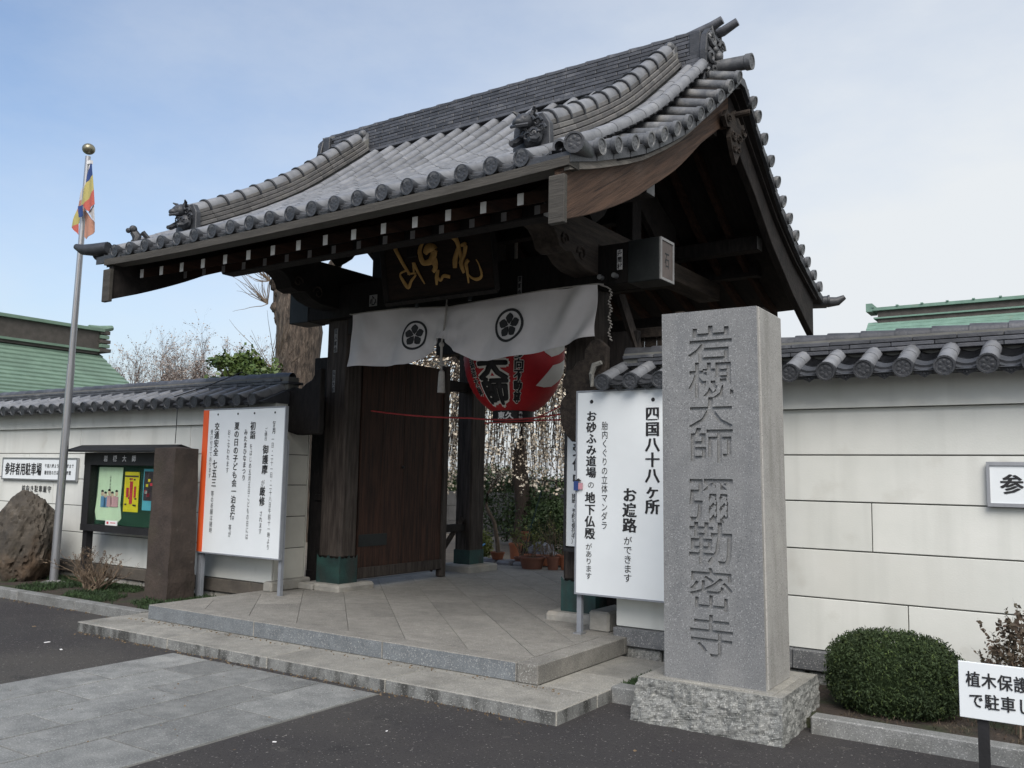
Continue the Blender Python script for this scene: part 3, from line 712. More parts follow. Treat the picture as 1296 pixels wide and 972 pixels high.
# end ornaments of the main ridge
def scroll(mb, c, r, turns, wd, fn, sgn=1, n=14, a0=0):
    pts = []; rs = []
    for i in range(n+1):
        t = i/n; a = a0+sgn*turns*2*PI*t; rr = r*(1-.82*t); pts.append(fn(c[0]+rr*math.cos(a), c[1]+rr*math.sin(a))); rs.append(wd*(1-.5*t))
    mb.tube(pts, rs, 5)
for side in (1, -1):
    xo = 2.60 if side > 0 else -2.70
    b = MB()
    pts = [(-.30, -.22), (-.22, -.02), (-.24, .12), (-.20, .30), (-.10, .40), (0, .43), (.10, .40), (.20, .30), (.24, .12), (.22, -.02), (.30, -.22), (.12, -.20), (0, -.12), (-.12, -.20)]
    b.prism([(RYc+p[0], 5.62+p[1]) for p in pts], 0, xo, xo+side*.075)
    b.prism([(RYc-.20, 5.62+.02), (RYc-.20, 5.62+.34), (RYc+.20, 5.62+.34), (RYc+.20, 5.64)], 0, xo-side*.12, xo)
    o = b.build('ogre_tile', 'tile_end', mr, bevel=.008)
    b = MB(); fx = xo+side*.09
    f2 = lambda u, v: (fx, RYc+u, 5.62+v)
    for s2 in (1, -1):
        scroll(b, (.13*s2, .27), .075, 1.3, .024, f2, s2); scroll(b, (.15*s2, .08), .07, 1.3, .024, f2, -s2, a0=PI); scroll(b, (.19*s2, -.11), .075, 1.2, .024, f2, s2)
        scroll(b, (.07*s2, -.04), .05, 1.1, .02, f2, -s2); b.ball((fx, RYc+.055*s2, 5.62+.18), .032, 6)
        b.tube([f2(.05*s2, .25), f2(.1*s2, .33), f2(.12*s2, .40)], [.022, .018, .006], 5)
    b.ball((fx+side*.02, RYc, 5.62+.12), .05, 7, (1, .9, 1)); b.tube([f2(-.08, .045), f2(0, .02), f2(.08, .045)], .02, 5)
    b.build('carved_face', 'tile_verge', mr, smooth=True)
    b = MB()
    if side > 0:
        b.tube([(xo-.22, RYc-.05, 6.0), (xo+.06, RYc-.05, 6.05), (xo+.17, RYc-.05, 6.09)], [.05, .05, .042], 10)
        b.tube([(xo-.1, RYc+.09, 6.02), (xo+.12, RYc+.10, 6.05), (xo+.27, RYc+.10, 6.11)], [.05, .05, .042], 10)
    else:
        b.tube([(xo+.2, RYc, 6.0), (xo-.05, RYc, 6.02), (xo-.17, RYc, 6.04)], [.05, .05, .042], 10)
        b.lathe([(.02, -.16), (.085, -.15), (.085, -.06), (.07, 0)], (xo-.03, RYc-.03, 5.86), 12, 0)
        b.lathe([(.02, -.12), (.06, -.11), (.06, -.04), (.05, 0)], (xo-.03, RYc-.06, 5.72), 12, 0)
    b.build('finial_roll', 'tile_dark', mr, smooth=True)

# descending ridges with cap tiles and beast ornaments
for side in (1, -1):
    kd = empty('descending_ridge', (0, 0, 0), 0, parent=gate); X0 = 2.28 if side > 0 else -1.95
    y0, y1 = (-1.82, .60); pts = along(y0, y1); Lk = pts[-1][0]
    nk = 12; lk = Lk/nk
    kc = [MB() for _ in range(4)]; mes = []
    for c in range(4):
        q = MB(); hw = .135-.017*c; q.box(-hw, hw, .002, lk-.003, .062+c*.042, .062+c*.042+.036); mes.append(bevelled(q.mesh('descending_tile', 'tile_kudari'), .004))
    cap = half_tile_mesh('descending_cap_tile', 'tile', .078, lk*1.04, 1.1)
    rim = MB(); rim.lathe([(.082, 0), (.097, 0), (.097, .022), (.082, .022)], n=16, axis=1); rimm = rim.mesh('cap_rim', 'tile_end', smooth=True)
    fl = MB(); 
    for k in range(nk):
        for c in range(4):
            m = seg_mtx(X0, k*lk, (k+1)*lk, pts); m = m @ T3(0, (lk*.5 if c % 2 else 0)*0, 0)
            place('course_tile', mes[c], kd, m)
        m = seg_mtx(X0, k*lk, (k+1)*lk, pts, .215); place('cap_tile', cap, kd, m)
        place('cap_rim', rimm, kd, m @ T3(0, -.004, .0))
    for k in range(nk):
        a0, z0 = samp(pts, k*lk); a1, z1 = samp(pts, (k+1)*lk)
        fl.add([(X0+dx, a, z+dz+up3(X0)) for a, z in ((a0, z0), (a1, z1)) for dx, dz in ((-.11, -.03), (-.07, .22), (.07, .22), (.11, -.03))], [(0, 1, 5, 4), (1, 2, 6, 5), (2, 3, 7, 6)])
    fl.build('mortar_core', 'gap', kd)
    # beast tile at the foot
    zb = zin(-1.88)+up3(X0); b = MB()
    yb = -1.92
    b.prism([(X0-.17, zb+.0), (X0-.16, zb+.22), (X0-.1, zb+.30), (X0+.1, zb+.31), (X0+.16, zb+.22), (X0+.17, zb+.0), (X0+.07, zb+.03), (X0, zb+.07), (X0-.07, zb+.03)], 1, yb, yb+.06)
    b.build('beast_tile_back', 'tile_end', kd, bevel=.006)
    b = MB()
    b.ball((X0-.02, yb-.06, zb+.23), .075, 8, (1, 1.1, .85)); b.ball((X0-.03, yb-.13, zb+.205), .045, 7, (1.1, 1, .8)); b.ball((X0+.03, yb-.02, zb+.12), .085, 8, (1, .7, 1))
    for s2 in (-1, 1):
        b.tube([(X0-.02+.05*s2, yb-.05, zb+.28), (X0-.02+.075*s2, yb-.05, zb+.315), (X0-.02+.10*s2, yb-.08, zb+.33)], [.022, .018, .006], 5); b.ball((X0-.02+.03*s2, yb-.03, zb+.29), .03, 5)
        b.ball((X0-.02+.035*s2, yb-.11, zb+.245), .018, 5); b.tube([(X0+.07*s2, yb-.03, zb+.12), (X0+.09*s2, yb-.11, zb+.06), (X0+.08*s2, yb-.15, zb+.05)], [.035, .03, .02], 6)
    for q in range(7):
        a = q*.9; scroll(b, (0.07*math.cos(a)+.05, .14+.07*math.sin(a)), .04, 1.2, .012, lambda u, v: (X0+u, yb-.045-.012*q, zb+v+.02), 1, 9)
    b.tube([(X0-.10, yb-.12, zb+.19), (X0-.02, yb-.17, zb+.165), (X0+.05, yb-.12, zb+.18)], .014, 5)
    b.build('beast_carving', 'tile_end', kd, smooth=True)
    b = MB(); b.tube([(X0+.02, .58, zin(.58)+.10), (X0+.02, .6, zin(.6)+.30)], .045, 8); b.ball((X0+.0, .56, zin(.58)+.31), .055, 6); b.build('top_stop', 'tile_verge', kd, smooth=True)
    # small corner beast
b = MB(); cx, cyy, cz = -2.50, -2.10, 3.86
b.tube([(cx, cyy, cz), (cx, cyy-.01, cz+.10), (cx-.02, cyy-.04, cz+.15)], [.055, .05, .04], 7); b.ball((cx-.01, cyy-.05, cz+.17), .042, 6); b.ball((cx-.03, cyy-.09, cz+.15), .028, 5); b.tube([(cx+.03, cyy+.03, cz+.15), (cx+.09, cyy+.12, cz+.04)], [.03, .02], 5)
b.build('corner_beast', 'tile_end', roof, smooth=True)

# timber frame --------------------------------------------------
fr_root = gate
def beam(name, x0, x1, y0, y1, z0, z1, mt='wood', bev=.008, parent=gate):
    q = MB(); q.box(x0, x1, y0, y1, z0, z1); return q.build(name, mt, parent, bevel=bev)
PX = 1.505; PW = .36; PD = .27
for s in (-1, 1):
    x0, x1 = (1.435, 1.435+PW) if s > 0 else (-PX-PW, -PX)
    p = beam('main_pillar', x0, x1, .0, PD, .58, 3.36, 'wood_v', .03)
    # scalloped bronze shoe
    q = MB(); xa, xb = x0-.006, x1+.006; ya, yb = -.006, PD+.006
    nn = 8; prof = [.60, .635, .60, .585, .60, .635, .66, .62, .60]
    vs = []; fs = []
    per = [(xa+(xb-xa)*k/nn, ya) for k in range(nn)]+[(xb, ya+(yb-ya)*k/nn) for k in range(nn)]+[(xb-(xb-xa)*k/nn, yb) for k in range(nn)]+[(xa, yb-(yb-ya)*k/nn) for k in range(nn)]
    for i, (px, py) in enumerate(per): vs += [(px, py, .30), (px, py, .575+(.05 if i % 4 == 0 else (.0 if i % 2 else .02)))]
    m = len(per); fs = [(2*i, 2*((i+1) % m), 2*((i+1) % m)+1, 2*i+1) for i in range(m)]
    q.add(vs, fs); q.box(x0, x1, 0, PD, .30, .58); q.build('pillar_shoe', 'verdigris', p)
    q = MB(); q.box(x0-.12, x1+.10, -.12, PD+.22, .20, .305); q.build('base_stone', 'pad', gate, bevel=.03)
    xr0, xr1 = (1.60, 1.87) if s > 0 else (-1.93, -1.66)
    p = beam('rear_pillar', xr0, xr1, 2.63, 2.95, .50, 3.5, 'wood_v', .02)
    q = MB(); q.box(xr0-.005, xr1+.005, 2.625, 2.955, .32, .52); q.build('pillar_shoe', 'verdigris', p)
    q = MB(); q.box(xr0-.14, xr1+.14, 2.46, 3.12, .20, .325); q.build('base_stone', 'pad', gate, bevel=.02)
    # side rails and brace between front and rear pillars
    xm = (xr0+xr1)/2
    beam('side_rail', xm-.05, xm+.05, PD, 2.63, 2.72, 2.86)
    beam('side_rail', xm-.05, xm+.05, PD, 2.63, .78, .88)
    beam('rear_stub_rail', xm-(.40 if s < 0 else .0), xm+(.40 if s > 0 else .35), 2.7, 2.8, 2.76, 2.9)
    q = MB(); q.tube([(xm, 1.95, .30), (xm, 2.62, .95)], .05, 4); q.build('brace', 'wood_v', gate)
    # longitudinal arms above the lintel
    ax = 1.72*s
    q = MB(); prof = [(-1.06, 3.95), (-1.08, 3.80), (-1.02, 3.745), (-.92, 3.72), (-.84, 3.66), (-.80, 3.575), (-.70, 3.545), (-.60, 3.565), (-.5, 3.50), (-.36, 3.46), (-.09, 3.45), (-.09, 3.745), (2.98, 3.745), (3.0, 3.95)]
    q.prism([(a, c+.0) for a, c in prof], 0, ax-.13, ax+.13); q.build('cross_arm', 'wood_beam' if s > 0 else 'wood', gate, bevel=.006)
    q = MB(); f3 = lambda u, v: (ax+s*.0+(.138), u, v)
    scroll(q, (-.72, 3.65), .07, 1.2, .012, f3, 1); scroll(q, (-.42, 3.58), .08, 1.3, .012, f3, -1, a0=PI); q.build('scroll_carving', 'wood_beam', gate, smooth=True)
# lintel
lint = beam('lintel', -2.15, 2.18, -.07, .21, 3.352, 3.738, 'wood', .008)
for s in (-1, 1):
    a, c = (2.15, 2.47) if s > 0 else (-2.45, -2.12)
    q = MB(); q.box(a, c, -.076, .216, 3.346, 3.744); q.build('lintel_end_cap', 'copper_cap', lint, bevel=.006)
    if s > 0:
        q = MB(); q.box(2.47, 2.476, -.05, .19, 3.372, 3.718); q.build('end_plate', 'copper_pink', lint)
        q = MB()
        for (y0, y1, z0, z1) in ((-.072, .212, 3.35, 3.372), (-.072, .212, 3.718, 3.742), (-.072, -.05, 3.372, 3.718), (.19, .212, 3.372, 3.718)): q.box(2.47, 2.485, y0, y1, z0, z1)
        q.build('end_frame', 'grey_end', lint)
        q = MB(); text_rows(q, '石', 0, 0, .1, .16, 0, lambda u, v, k: (2.478+k, .07+u, 3.55+v)); q.build('end_mark', 'copper_cap', lint)
for x in (1.88, 2.03):
    q = MB(); q.lathe([(.012, -.06), (.024, -.06), (.024, 0)], (x, -.07, 3.425), 10, 1); q.lathe([(.001, -.05), (.014, -.055)], (x, -.07, 3.425), 10, 1); q.build('pipe_stub', 'alu', gate, smooth=True)
beam('upper_lintel', -1.5, 1.5, -.02, .16, 3.15, 3.352)
beam('rear_lintel', -2.4, 2.5, 2.67, 2.9, 3.30, 3.56)
beam('rear_tie_beam', -2.3, 2.42, 2.70, 2.86, 3.95, 4.17)
# purlins, posts
for (y, z0, z1, xe) in ((-1.30, 3.655, 3.785, 2.05), (-.58, 3.955, 4.10, 2.62), (2.2, 4.1, 4.26, 2.62), (.78, 4.95, 5.12, 2.65)):
    o = beam('purlin', -xe, xe, y-.08, y+.08, z0, z1)
    for s in (-1, 1):
        q = MB(); q.box(xe*s-(.003 if s < 0 else -.0), xe*s+(.004 if s > 0 else 0), y-.075, y+.075, z0+.01, z1-.01); q.build('purlin_end', 'grey_end', o)
for x in (-1.72, 0, 1.72):
    beam('king_post', x-.1, x+.1, .68, .88, 3.95 if x else 3.75, 4.95)
    beam('strut', x-.07, x+.07, -.65, -.5, 3.72 if x else 3.74, 3.96)
beam('ridge_wall_beam', -1.72, 1.72, .71, .85, 4.2, 4.38)
# carved frog-leg panels over the arms
for s in (-1, 1):
    q = MB(); base = []
    prof = [(-.30, 4.40), (-.30, 4.10), (-.2, 4.02), (-.1, 4.06), (0, 3.99), (.1, 4.05), (.2, 4.12), (.28, 4.22), (.38, 4.26), (.5, 4.40), (.62, 4.43), (.75, 4.36), (.88, 4.43), (1.0, 4.42), (1.12, 4.32), (1.25, 4.25), (1.4, 4.14), (1.5, 4.05), (1.62, 4.09), (1.75, 4.02), (1.9, 4.1), (1.9, 4.40), (.8, 4.9)]
    q.prism(prof, 0, s*1.72-.03, s*1.72+.03); q.build('carved_panel', 'wood', gate)
# rafters
RFX = [-2.4428+.3381*i for i in range(15)]
def rafter(x, ylo, yhi, dz, hh, wdt, white, zend, parent=gate):
    q = MB(); ys = [ylo+(yhi-ylo)*k/10 for k in range(11)]
    vs = []; fs = []
    for y in ys:
        zt = zr(y)+dz+up3(x)
        vs += [(x-wdt/2, y, zt), (x+wdt/2, y, zt), (x+wdt/2, y, zt-hh), (x-wdt/2, y, zt-hh)]
    for i in range(10):
        for k in range(4): fs.append((4*i+k, 4*i+(k+1) % 4, 4*i+4+(k+1) % 4, 4*i+4+k))
    fs += [(0, 1, 2, 3), (40, 41, 42, 43)]; q.add(vs, fs); o = q.build('rafter', 'wood_soffit', parent)
    zt = zr(ylo)+dz+up3(x); q = MB(); q.box(x-wdt/2+.002, x+wdt/2-.002, ylo-.004, ylo+.001, zt-hh+.002, zt-.002); q.build('painted_end', white, o)
for i in range(-1, 16):
    x = RFX[0]+.3381*i if i >= 0 else RFX[0]-.30
    if x < 2.62: rafter(x, -2.06, .7, -.225+.0, .092, .058, 'white_end', 0)
for i in range(16):
    x = -2.37+.322*i
    if x < 2.6: rafter(x, -1.60, .7, -.33, .075, .055, 'grey_end', 0)  # shadowed lower row: the shade is put into the grey end colour
for i in range(15):
    x = RFX[0]+.3381*i; 
    q = MB(); ys = [.9+2.85*k/8 for k in range(9)]; 
    q2 = [(y, zr(y)-.135) for y in ys]+[(y, zr(y)-.235) for y in reversed(ys)]; q.prism(q2, 0, x-.03, x+.03); q.build('rear_rafter', 'wood_soffit', gate)
# bargeboards
DF = [(-2.31, .47), (-1.65, .44), (-.86, .385), (.13, .36), (.5, .41), (.78, .48)]
DB = [(.78, .48), (1.5, .40), (2.5, .45), (3.62, .57)]
for s in (1, -1):
    bxm = 2.77 if s > 0 else 2.62
    for (ya, yb, nm, DD) in ((-2.30, .78, 'f', DF), (.78, 3.60, 'b', DB)):
        q = MB(); n = 22; top = []; bot = []
        for k in range(n+1):
            y = ya+(yb-ya)*k/n; top.append((y, zr(y)-.075)); bot.append((y, zr(y)-interp0(DD, y)))
        q.prism(top+bot[::-1], 0, s*(bxm-.045), s*(bxm+.035))
        q.build('bargeboard', 'wood_barge' if s > 0 and nm == 'f' else 'wood', gate, bevel=.006)
        q = MB()
        q.prism([(y, z+.01) for y, z in top]+[(y, z-.05) for y, z in top[::-1]], 0, s*(bxm+.0352), s*(bxm+.08)); q.build('verge_fascia', 'wood_barge_pale' if s > 0 and nm == 'f' else 'wood', gate)
    # pale end face at the front of the bargeboard
    q = MB(); q.box(s*bxm-.06, s*bxm+.065, -2.345, -2.302, 3.245, 3.58); q.build('bargeboard_cap', 'eave_board', gate, bevel=.004)
    # pendant
    q = MB(); gx = s*(bxm+.09)
    fn = lambda u, v: (gx+s*.03, .78+u, 4.93+v)
    prof = [(0, .22), (.08, .16), (.15, .12), (.22, .15), (.30, .06), (.22, -.02), (.14, .0), (.15, -.1), (.10, -.2), (.05, -.27), (0, -.33), (-.05, -.27), (-.10, -.2), (-.15, -.1), (-.14, .0), (-.22, -.02), (-.30, .06), (-.22, .15), (-.15, .12), (-.08, .16)]
    q.prism([(.78+a, 4.93+c) for a, c in prof], 0, gx-.02, gx+.02)
    for t2 in (1, -1):
        scroll(q, (.075*t2, -.06), .055, 1.3, .014, fn, t2); scroll(q, (.2*t2, .06), .05, 1.3, .013, fn, -t2); scroll(q, (.05*t2, -.18), .04, 1.2, .011, fn, t2)
    q.lathe([(.03, -.02), (.03, .16), (.02, .17)] if s > 0 else [(.03, .02), (.03, -.16), (.02, -.17)], (gx, .78, 5.10), 10, 0)
    q.build('gable_pendant', 'wood_beam', gate, smooth=False)
    q = MB(); fnf = lambda u, v: (gx-s*.10, u, v)
    for (u, v, r) in ((.42, 4.98, .05), (.34, 4.90, .045), (.45, 4.88, .045), (.25, 4.82, .045), (.14, 4.74, .04)): q.ball((gx-s*.10, u, v), r, 6, (.4, 1.2, .9))
    scroll(q, (.37, 4.95), .05, 1.2, .014, lambda u, v: (gx-s*.07, u, v), 1); scroll(q, (.2, 4.80), .045, 1.2, .012, lambda u, v: (gx-s*.07, u, v), 1)
    q.build('leaf_carving', 'wood_beam', gate, smooth=True)
# soffit boarding between gable purlins (dark brown boards)
# side panels outside the pillars
for s in (-1, 1):
    a, c = (1.795, 2.12) if s > 0 else (-2.15, -PX-PW)
    beam('side_stile', (a if s > 0 else a-.12), (c), .20, .27, .24, 2.95, 'wood')
    if s < 0: beam('side_rail_board', a-.10, c, .175, .20, .26, .40, 'wood')
    q = MB()
    beam('side_panel_rail', a-.0, c+.0, .17, .20, 1.22, 1.30, 'wood')
for k in range(6):
    beam('screen_board', 1.95+.13*k, 2.072+.13*k, .30+.12, .32+.12, 2.45, 2.96, 'wood_beam', .003)
beam('screen_rail', 1.9, 2.85, .38, .42, 2.90, 3.0, 'wood_beam'); beam('screen_post', 2.42, 2.52, .35, .45, 2.4, 3.12, 'wood_beam')
q = MB(); q.tube([(1.93, .2, 3.3), (2.2, .25, 2.45)], .05, 4); q.build('diagonal_board', 'wood_v', gate)
# cloud shaped bracket boards beside the pillars
cl = [(-2.29, 2.40), (-2.30, 2.28), (-2.25, 2.22), (-2.20, 2.12), (-2.12, 2.03), (-2.0, 2.0), (-1.9, 1.975), (-1.5, 1.98), (-1.5, 2.73), (-1.62, 2.72), (-1.70, 2.60), (-1.80, 2.56), (-1.88, 2.50), (-1.95, 2.52), (-2.03, 2.48), (-2.10, 2.50), (-2.16, 2.42)]
q = MB(); q.prism([(x-.05 if x > -1.6 else x, z) for x, z in cl], 1, -.36, -.28); q.build('cloud_bracket', 'wood', gate, bevel=.01)
q = MB(); q.box(-2.1, -1.92, -.30, .2, 2.05, 2.45); q.build('bracket_block', 'wood', gate)
cr = [(1.64, 2.46), (1.63, 2.38), (1.70, 2.32), (1.62, 2.26), (1.60, 2.16), (1.63, 2.02), (1.68, 1.93), (1.74, 1.87), (1.80, 1.9), (1.80, 2.3), (2.08, 2.35), (2.09, 2.72), (2.0, 2.80), (1.92, 2.78), (1.86, 2.70), (1.86, 2.62), (1.78, 2.60), (1.73, 2.53), (1.68, 2.53)]
q = MB(); q.prism(cr, 1, -.36, -.29); q.build('cloud_bracket', 'wood_beam', gate, bevel=.008)
q = MB(); q.tube([(1.98, -.41, 2.36), (1.97, -.42, 2.47), (2.0, -.42, 2.55), (2.07, -.42, 2.57)], [.022, .026, .028, .02], 6); q.build('pale_rope_end', 'pad', gate, smooth=True)
# door leaves, opened inwards
for s in (-1, 1):
    dl = empty('door_leaf', (0, 0, 0), 0, parent=gate)
    xd = -1.56 if s < 0 else 1.50
    y0, y1 = .30, 1.93
    nb = 4; wv = (y1-.10-y0)/nb
    for k in range(nb):
        q = MB(); q.box(xd-.02, xd+.02, y0+wv*k+.002, y0+wv*(k+1)-.002, .33, 2.95); q.build('door_board', 'wood_door', dl, bevel=.003)
    for (a, c) in ((y1-.10, y1),):
        q = MB(); q.box(xd-.045, xd+.045, a, c, .235, 3.0); q.build('door_stile', 'wood_v', dl, bevel=.005)
    q = MB(); q.box(xd+.02*(-s), xd+.045*(-s), y0, y1-.1, .33, .47) if False else q.box(min(xd-.02*s, xd-.05*s), max(xd-.02*s, xd-.05*s), y0, y1-.1, .34, .46); q.build('door_rail', 'wood_v', dl, bevel=.004)
    q = MB(); q.box(min(xd-.02*s, xd-.026*s), max(xd-.02*s, xd-.026*s), y0+.02, y0+.50, .70, .84); q.build('bronze_band', 'copper_cap', dl)
    q = MB(); q.ball((xd-.03*s, y0+.75, 1.64), .02, 6); q.build('door_stud', 'iron', dl)

# name board with gilt characters
gk = empty('name_board', (0, 0, 0), 0, 'dark wooden name board with three gilt brush characters under the gate eaves', 'sign')
gk.location = GO; gk.rotation_euler = (0, 0, -A)
tilt = .35
def gkp(x, z, d=0):  # points on the tilted board plane (leans out at the top)
    zz = z-3.36; return (x, -.56-.0-zz*math.sin(tilt)*.55-d, z)
q = MB(); q.add([gkp(-.36, 3.34, -.05), gkp(.98, 3.34, -.05), gkp(.98, 3.93, -.05), gkp(-.36, 3.93, -.05), gkp(-.36, 3.34), gkp(.98, 3.34), gkp(.98, 3.93), gkp(-.36, 3.93)], [(0, 3, 2, 1), (4, 5, 6, 7), (0, 1, 5, 4), (1, 2, 6, 5), (2, 3, 7, 6), (3, 0, 4, 7)]); q.build('board', 'wood_name', gk)
q = MB()
for (a, c) in (((-.40, 3.31), (1.02, 3.31)), ((1.02, 3.31), (1.02, 3.96)), ((1.02, 3.96), (-.40, 3.96)), ((-.40, 3.96), (-.40, 3.31))):
    q.tube([gkp(*a, .01), gkp(*c, .01)], .03, 4)
q.build('board_frame', 'wood', gk)
STR = {'mountain_character': [[(-0.211, 3.859, 0.02), (-0.16, 3.76, 0.017), (-0.096, 3.65, 0.015), (-0.04, 3.572, 0.011)], [(-0.088, 3.618, 0.009), (-0.173, 3.593, 0.009), (-0.143, 3.523, 0.015), (-0.081, 3.45, 0.017), (-0.031, 3.51, 0.013), (0.038, 3.573, 0.009), (-0.073, 3.581, 0.007)], [(0.014, 3.687, 0.013), (0.012, 3.576, 0.009)], [(0.021, 3.676, 0.017), (0.077, 3.568, 0.012), (0.139, 3.461, 0.006)]],
 'rock_character': [[(0.175, 3.873, 0.01), (0.114, 3.795, 0.022), (0.137, 3.682, 0.024), (0.195, 3.664, 0.023), (0.258, 3.686, 0.032), (0.305, 3.78, 0.031), (0.228, 3.8, 0.038), (0.179, 3.756, 0.026)], [(0.283, 3.683, 0.034), (0.298, 3.612, 0.025), (0.262, 3.567, 0.019)], [(0.324, 3.579, 0.015), (0.302, 3.512, 0.019), (0.292, 3.434, 0.01)], [(0.315, 3.501, 0.013), (0.347, 3.473, 0.011), (0.389, 3.512, 0.015), (0.47, 3.493, 0.014)]],
 'light_character': [[(0.549, 3.875, 0.024), (0.593, 3.82, 0.021), (0.615, 3.709, 0.016), (0.629, 3.639, 0.017)], [(0.613, 3.778, 0.015), (0.555, 3.668, 0.024), (0.54, 3.572, 0.021)], [(0.637, 3.775, 0.012), (0.691, 3.777, 0.02), (0.663, 3.683, 0.018), (0.618, 3.612, 0.022), (0.645, 3.511, 0.012)], [(0.713, 3.629, 0.015), (0.678, 3.594, 0.018), (0.686, 3.516, 0.013), (0.689, 3.41, 0.007)], [(0.687, 3.497, 0.008), (0.736, 3.453, 0.009), (0.801, 3.435, 0.014), (0.853, 3.468, 0.012), (0.832, 3.566, 0.006), (0.802, 3.622, 0.004)]]}
def smoothpts(ps, n=5):
    out = []
    P = [ps[0]]+ps+[ps[-1]]
    for i in range(1, len(P)-2):
        for k in range(n):
            t = k/n; out.append(tuple(.5*((2*P[i][j])+(-P[i-1][j]+P[i+1][j])*t+(2*P[i-1][j]-5*P[i][j]+4*P[i+1][j]-P[i+2][j])*t*t+(-P[i-1][j]+3*P[i][j]-3*P[i+1][j]+P[i+2][j])*t**3) for j in range(3)))
    out.append(ps[-1]); return out
for nm, sts in STR.items():
    q = MB()
    for stn in sts:
        pp = smoothpts(stn); o0 = len(q.v); q.tube([gkp(x, z, .012) for x, z, r in pp], [max(.006, r*1.28) for x, z, r in pp], 7)
        for i in range(o0, len(q.v)):
            v = q.v[i]; yb = gkp(v[0], v[2], .012)[1]; q.v[i] = (v[0], yb+(v[1]-yb)*.35, v[2])
    q.build(nm, 'gold', gk, smooth=True)
for x in (-.02, .66):
    q = MB(); q.tube([(x, -.50, 3.36), (x, -.52, 3.25)], .022, 5); q.build('board_hook', 'copper_cap', gk)

# small name slips pasted on the timbers
def slip(x, y, z, h, txt, facex=False, lab='small white paper slip pasted on the gate timber', mt='white_print', w=.055):
    q = MB(); q.cur = 0
    q.box(x-w/2, x+w/2, y-.003, y, z-h/2, z+h/2); q.cur = 1
    n = len(txt); text_rows(q, txt, 0, (n-1)/2*h/n, w*.85, h/n*.9, .03, lambda u, v, k: (x+u, y-.005-k, z+v), True, h/n)
    o = q.build('name_slip', [mt, 'black'], None, fix=False); o.location = GO; o.rotation_euler = (0, 0, -A); tag(o, lab, 'paper slip')
    return o
slip(2.07, -.080, 3.575, .19, '舟問村', lab='white paper slip with three characters near the right end of the lintel')
slip(-1.70, -.004, 3.10, .28, '百人町会', lab='pale paper slip at the top of the left front pillar', mt='grey_end')
slip(-1.71, -.004, 2.62, .26, '弘法大師', lab='pale paper slip below another on the left front pillar', mt='grey_end', w=.045)
slip(.95, -.080, 3.45, .2, '東町会', lab='greyish paper slip on the lintel above the curtain crest', mt='grey_end', w=.05)
slip(-1.05, -.080, 3.50, .13, '心', lab='square dark paper slip on the left of the lintel', mt='grey_end', w=.12)

# ================================================================== CURTAIN
cur = empty('entrance_curtain', GO, -A, 'white cloth curtain with two black flower crests hung across the gate', 'curtain')
TOPP = [(-1.25, 3.33), (-1.0, 3.336), (-.5, 3.332), (.15, 3.286), (.71, 3.313), (1.31, 3.337), (1.54, 3.338), (1.89, 3.335)]
BOTP = [(-1.25, 2.738), (-1.01, 2.734), (-.70, 2.715), (-.38, 2.711), (-.15, 2.765), (0, 2.85), (.12, 2.945), (.17, 2.945), (.32, 2.80), (.51, 2.704), (.66, 2.694), (1.03, 2.711), (1.3, 2.74), (1.57, 2.785), (1.80, 2.83), (1.91, 2.846)]
def interp(P, x):
    if x <= P[0][0]: return P[0][1]
    for a, c in zip(P[:-1], P[1:]):
        if x <= c[0]: return a[1]+(c[1]-a[1])*(x-a[0])/(c[0]-a[0])
    return P[-1][1]
def cy3(x, v):   # depth of the cloth, v = 0 at the top .. 1 at the bottom
    y = -.20
    g = math.exp(-((x-.145)/.22)**2)
    y += .034*math.sin(x*9+1+v*1.2)*(.3+v)*(1-.6*g)+.012*math.sin(x*21+2.3*v)*(.25+.6*v)
    y += -.07*g*v+.035*math.sin((x-.145)*60)*g*math.exp(-((v-.9)/.35)**2)*.7+.014*math.sin(((x-.145)*22)+(v-.9)*math.copysign(14, x-.145))*math.exp(-((x-.145)/.5)**2)*v
    y += .012*math.sin((v*.6-(x+1.25))*16)*math.exp(-((x+1.05)/.2)**2)
    d = (x-1.89)+.42*v                       # diagonal folds from the upper right hook
    y += .075*math.sin(d*14)*math.exp(-((x-1.65)/.26)**2)*(.3+.7*v)
    return y-.05*v*v
def cloth(x, v, k=0):
    zt, zb = interp(TOPP, x), interp(BOTP, x); return (x, cy3(x, v)-k, zt+(zb-zt)*v)
q = MB(); NX, NV = 150, 22; vs = []; fs = []
for l, dd in ((0, 0), (1, -.006)):
    for i in range(NX+1):
        for j in range(NV+1): vs.append(cloth(-1.25+3.15*i/NX, j/NV, dd))
m1 = (NX+1)*(NV+1)
for l in (0, 1):
    for i in range(NX):
        for j in range(NV): a = l*m1+i*(NV+1)+j; fs.append((a, a+1, a+NV+2, a+NV+1))
for i in range(NX):
    for j in (0, NV): a = i*(NV+1)+j; fs.append((a, a+NV+1, a+NV+1+m1, a+m1))
for j in range(NV):
    for i in (0, NX): a = i*(NV+1)+j; fs.append((a, a+1, a+1+m1, a+m1))
q.add(vs, fs); q.build('cloth_panel', 'cloth', cur, smooth=True)
def on_cloth(x, z, k):
    zt, zb = interp(TOPP, x), interp(BOTP, x); v = (zt-z)/(zt-zb); return (x, cy3(x, v)-.004-k, z)
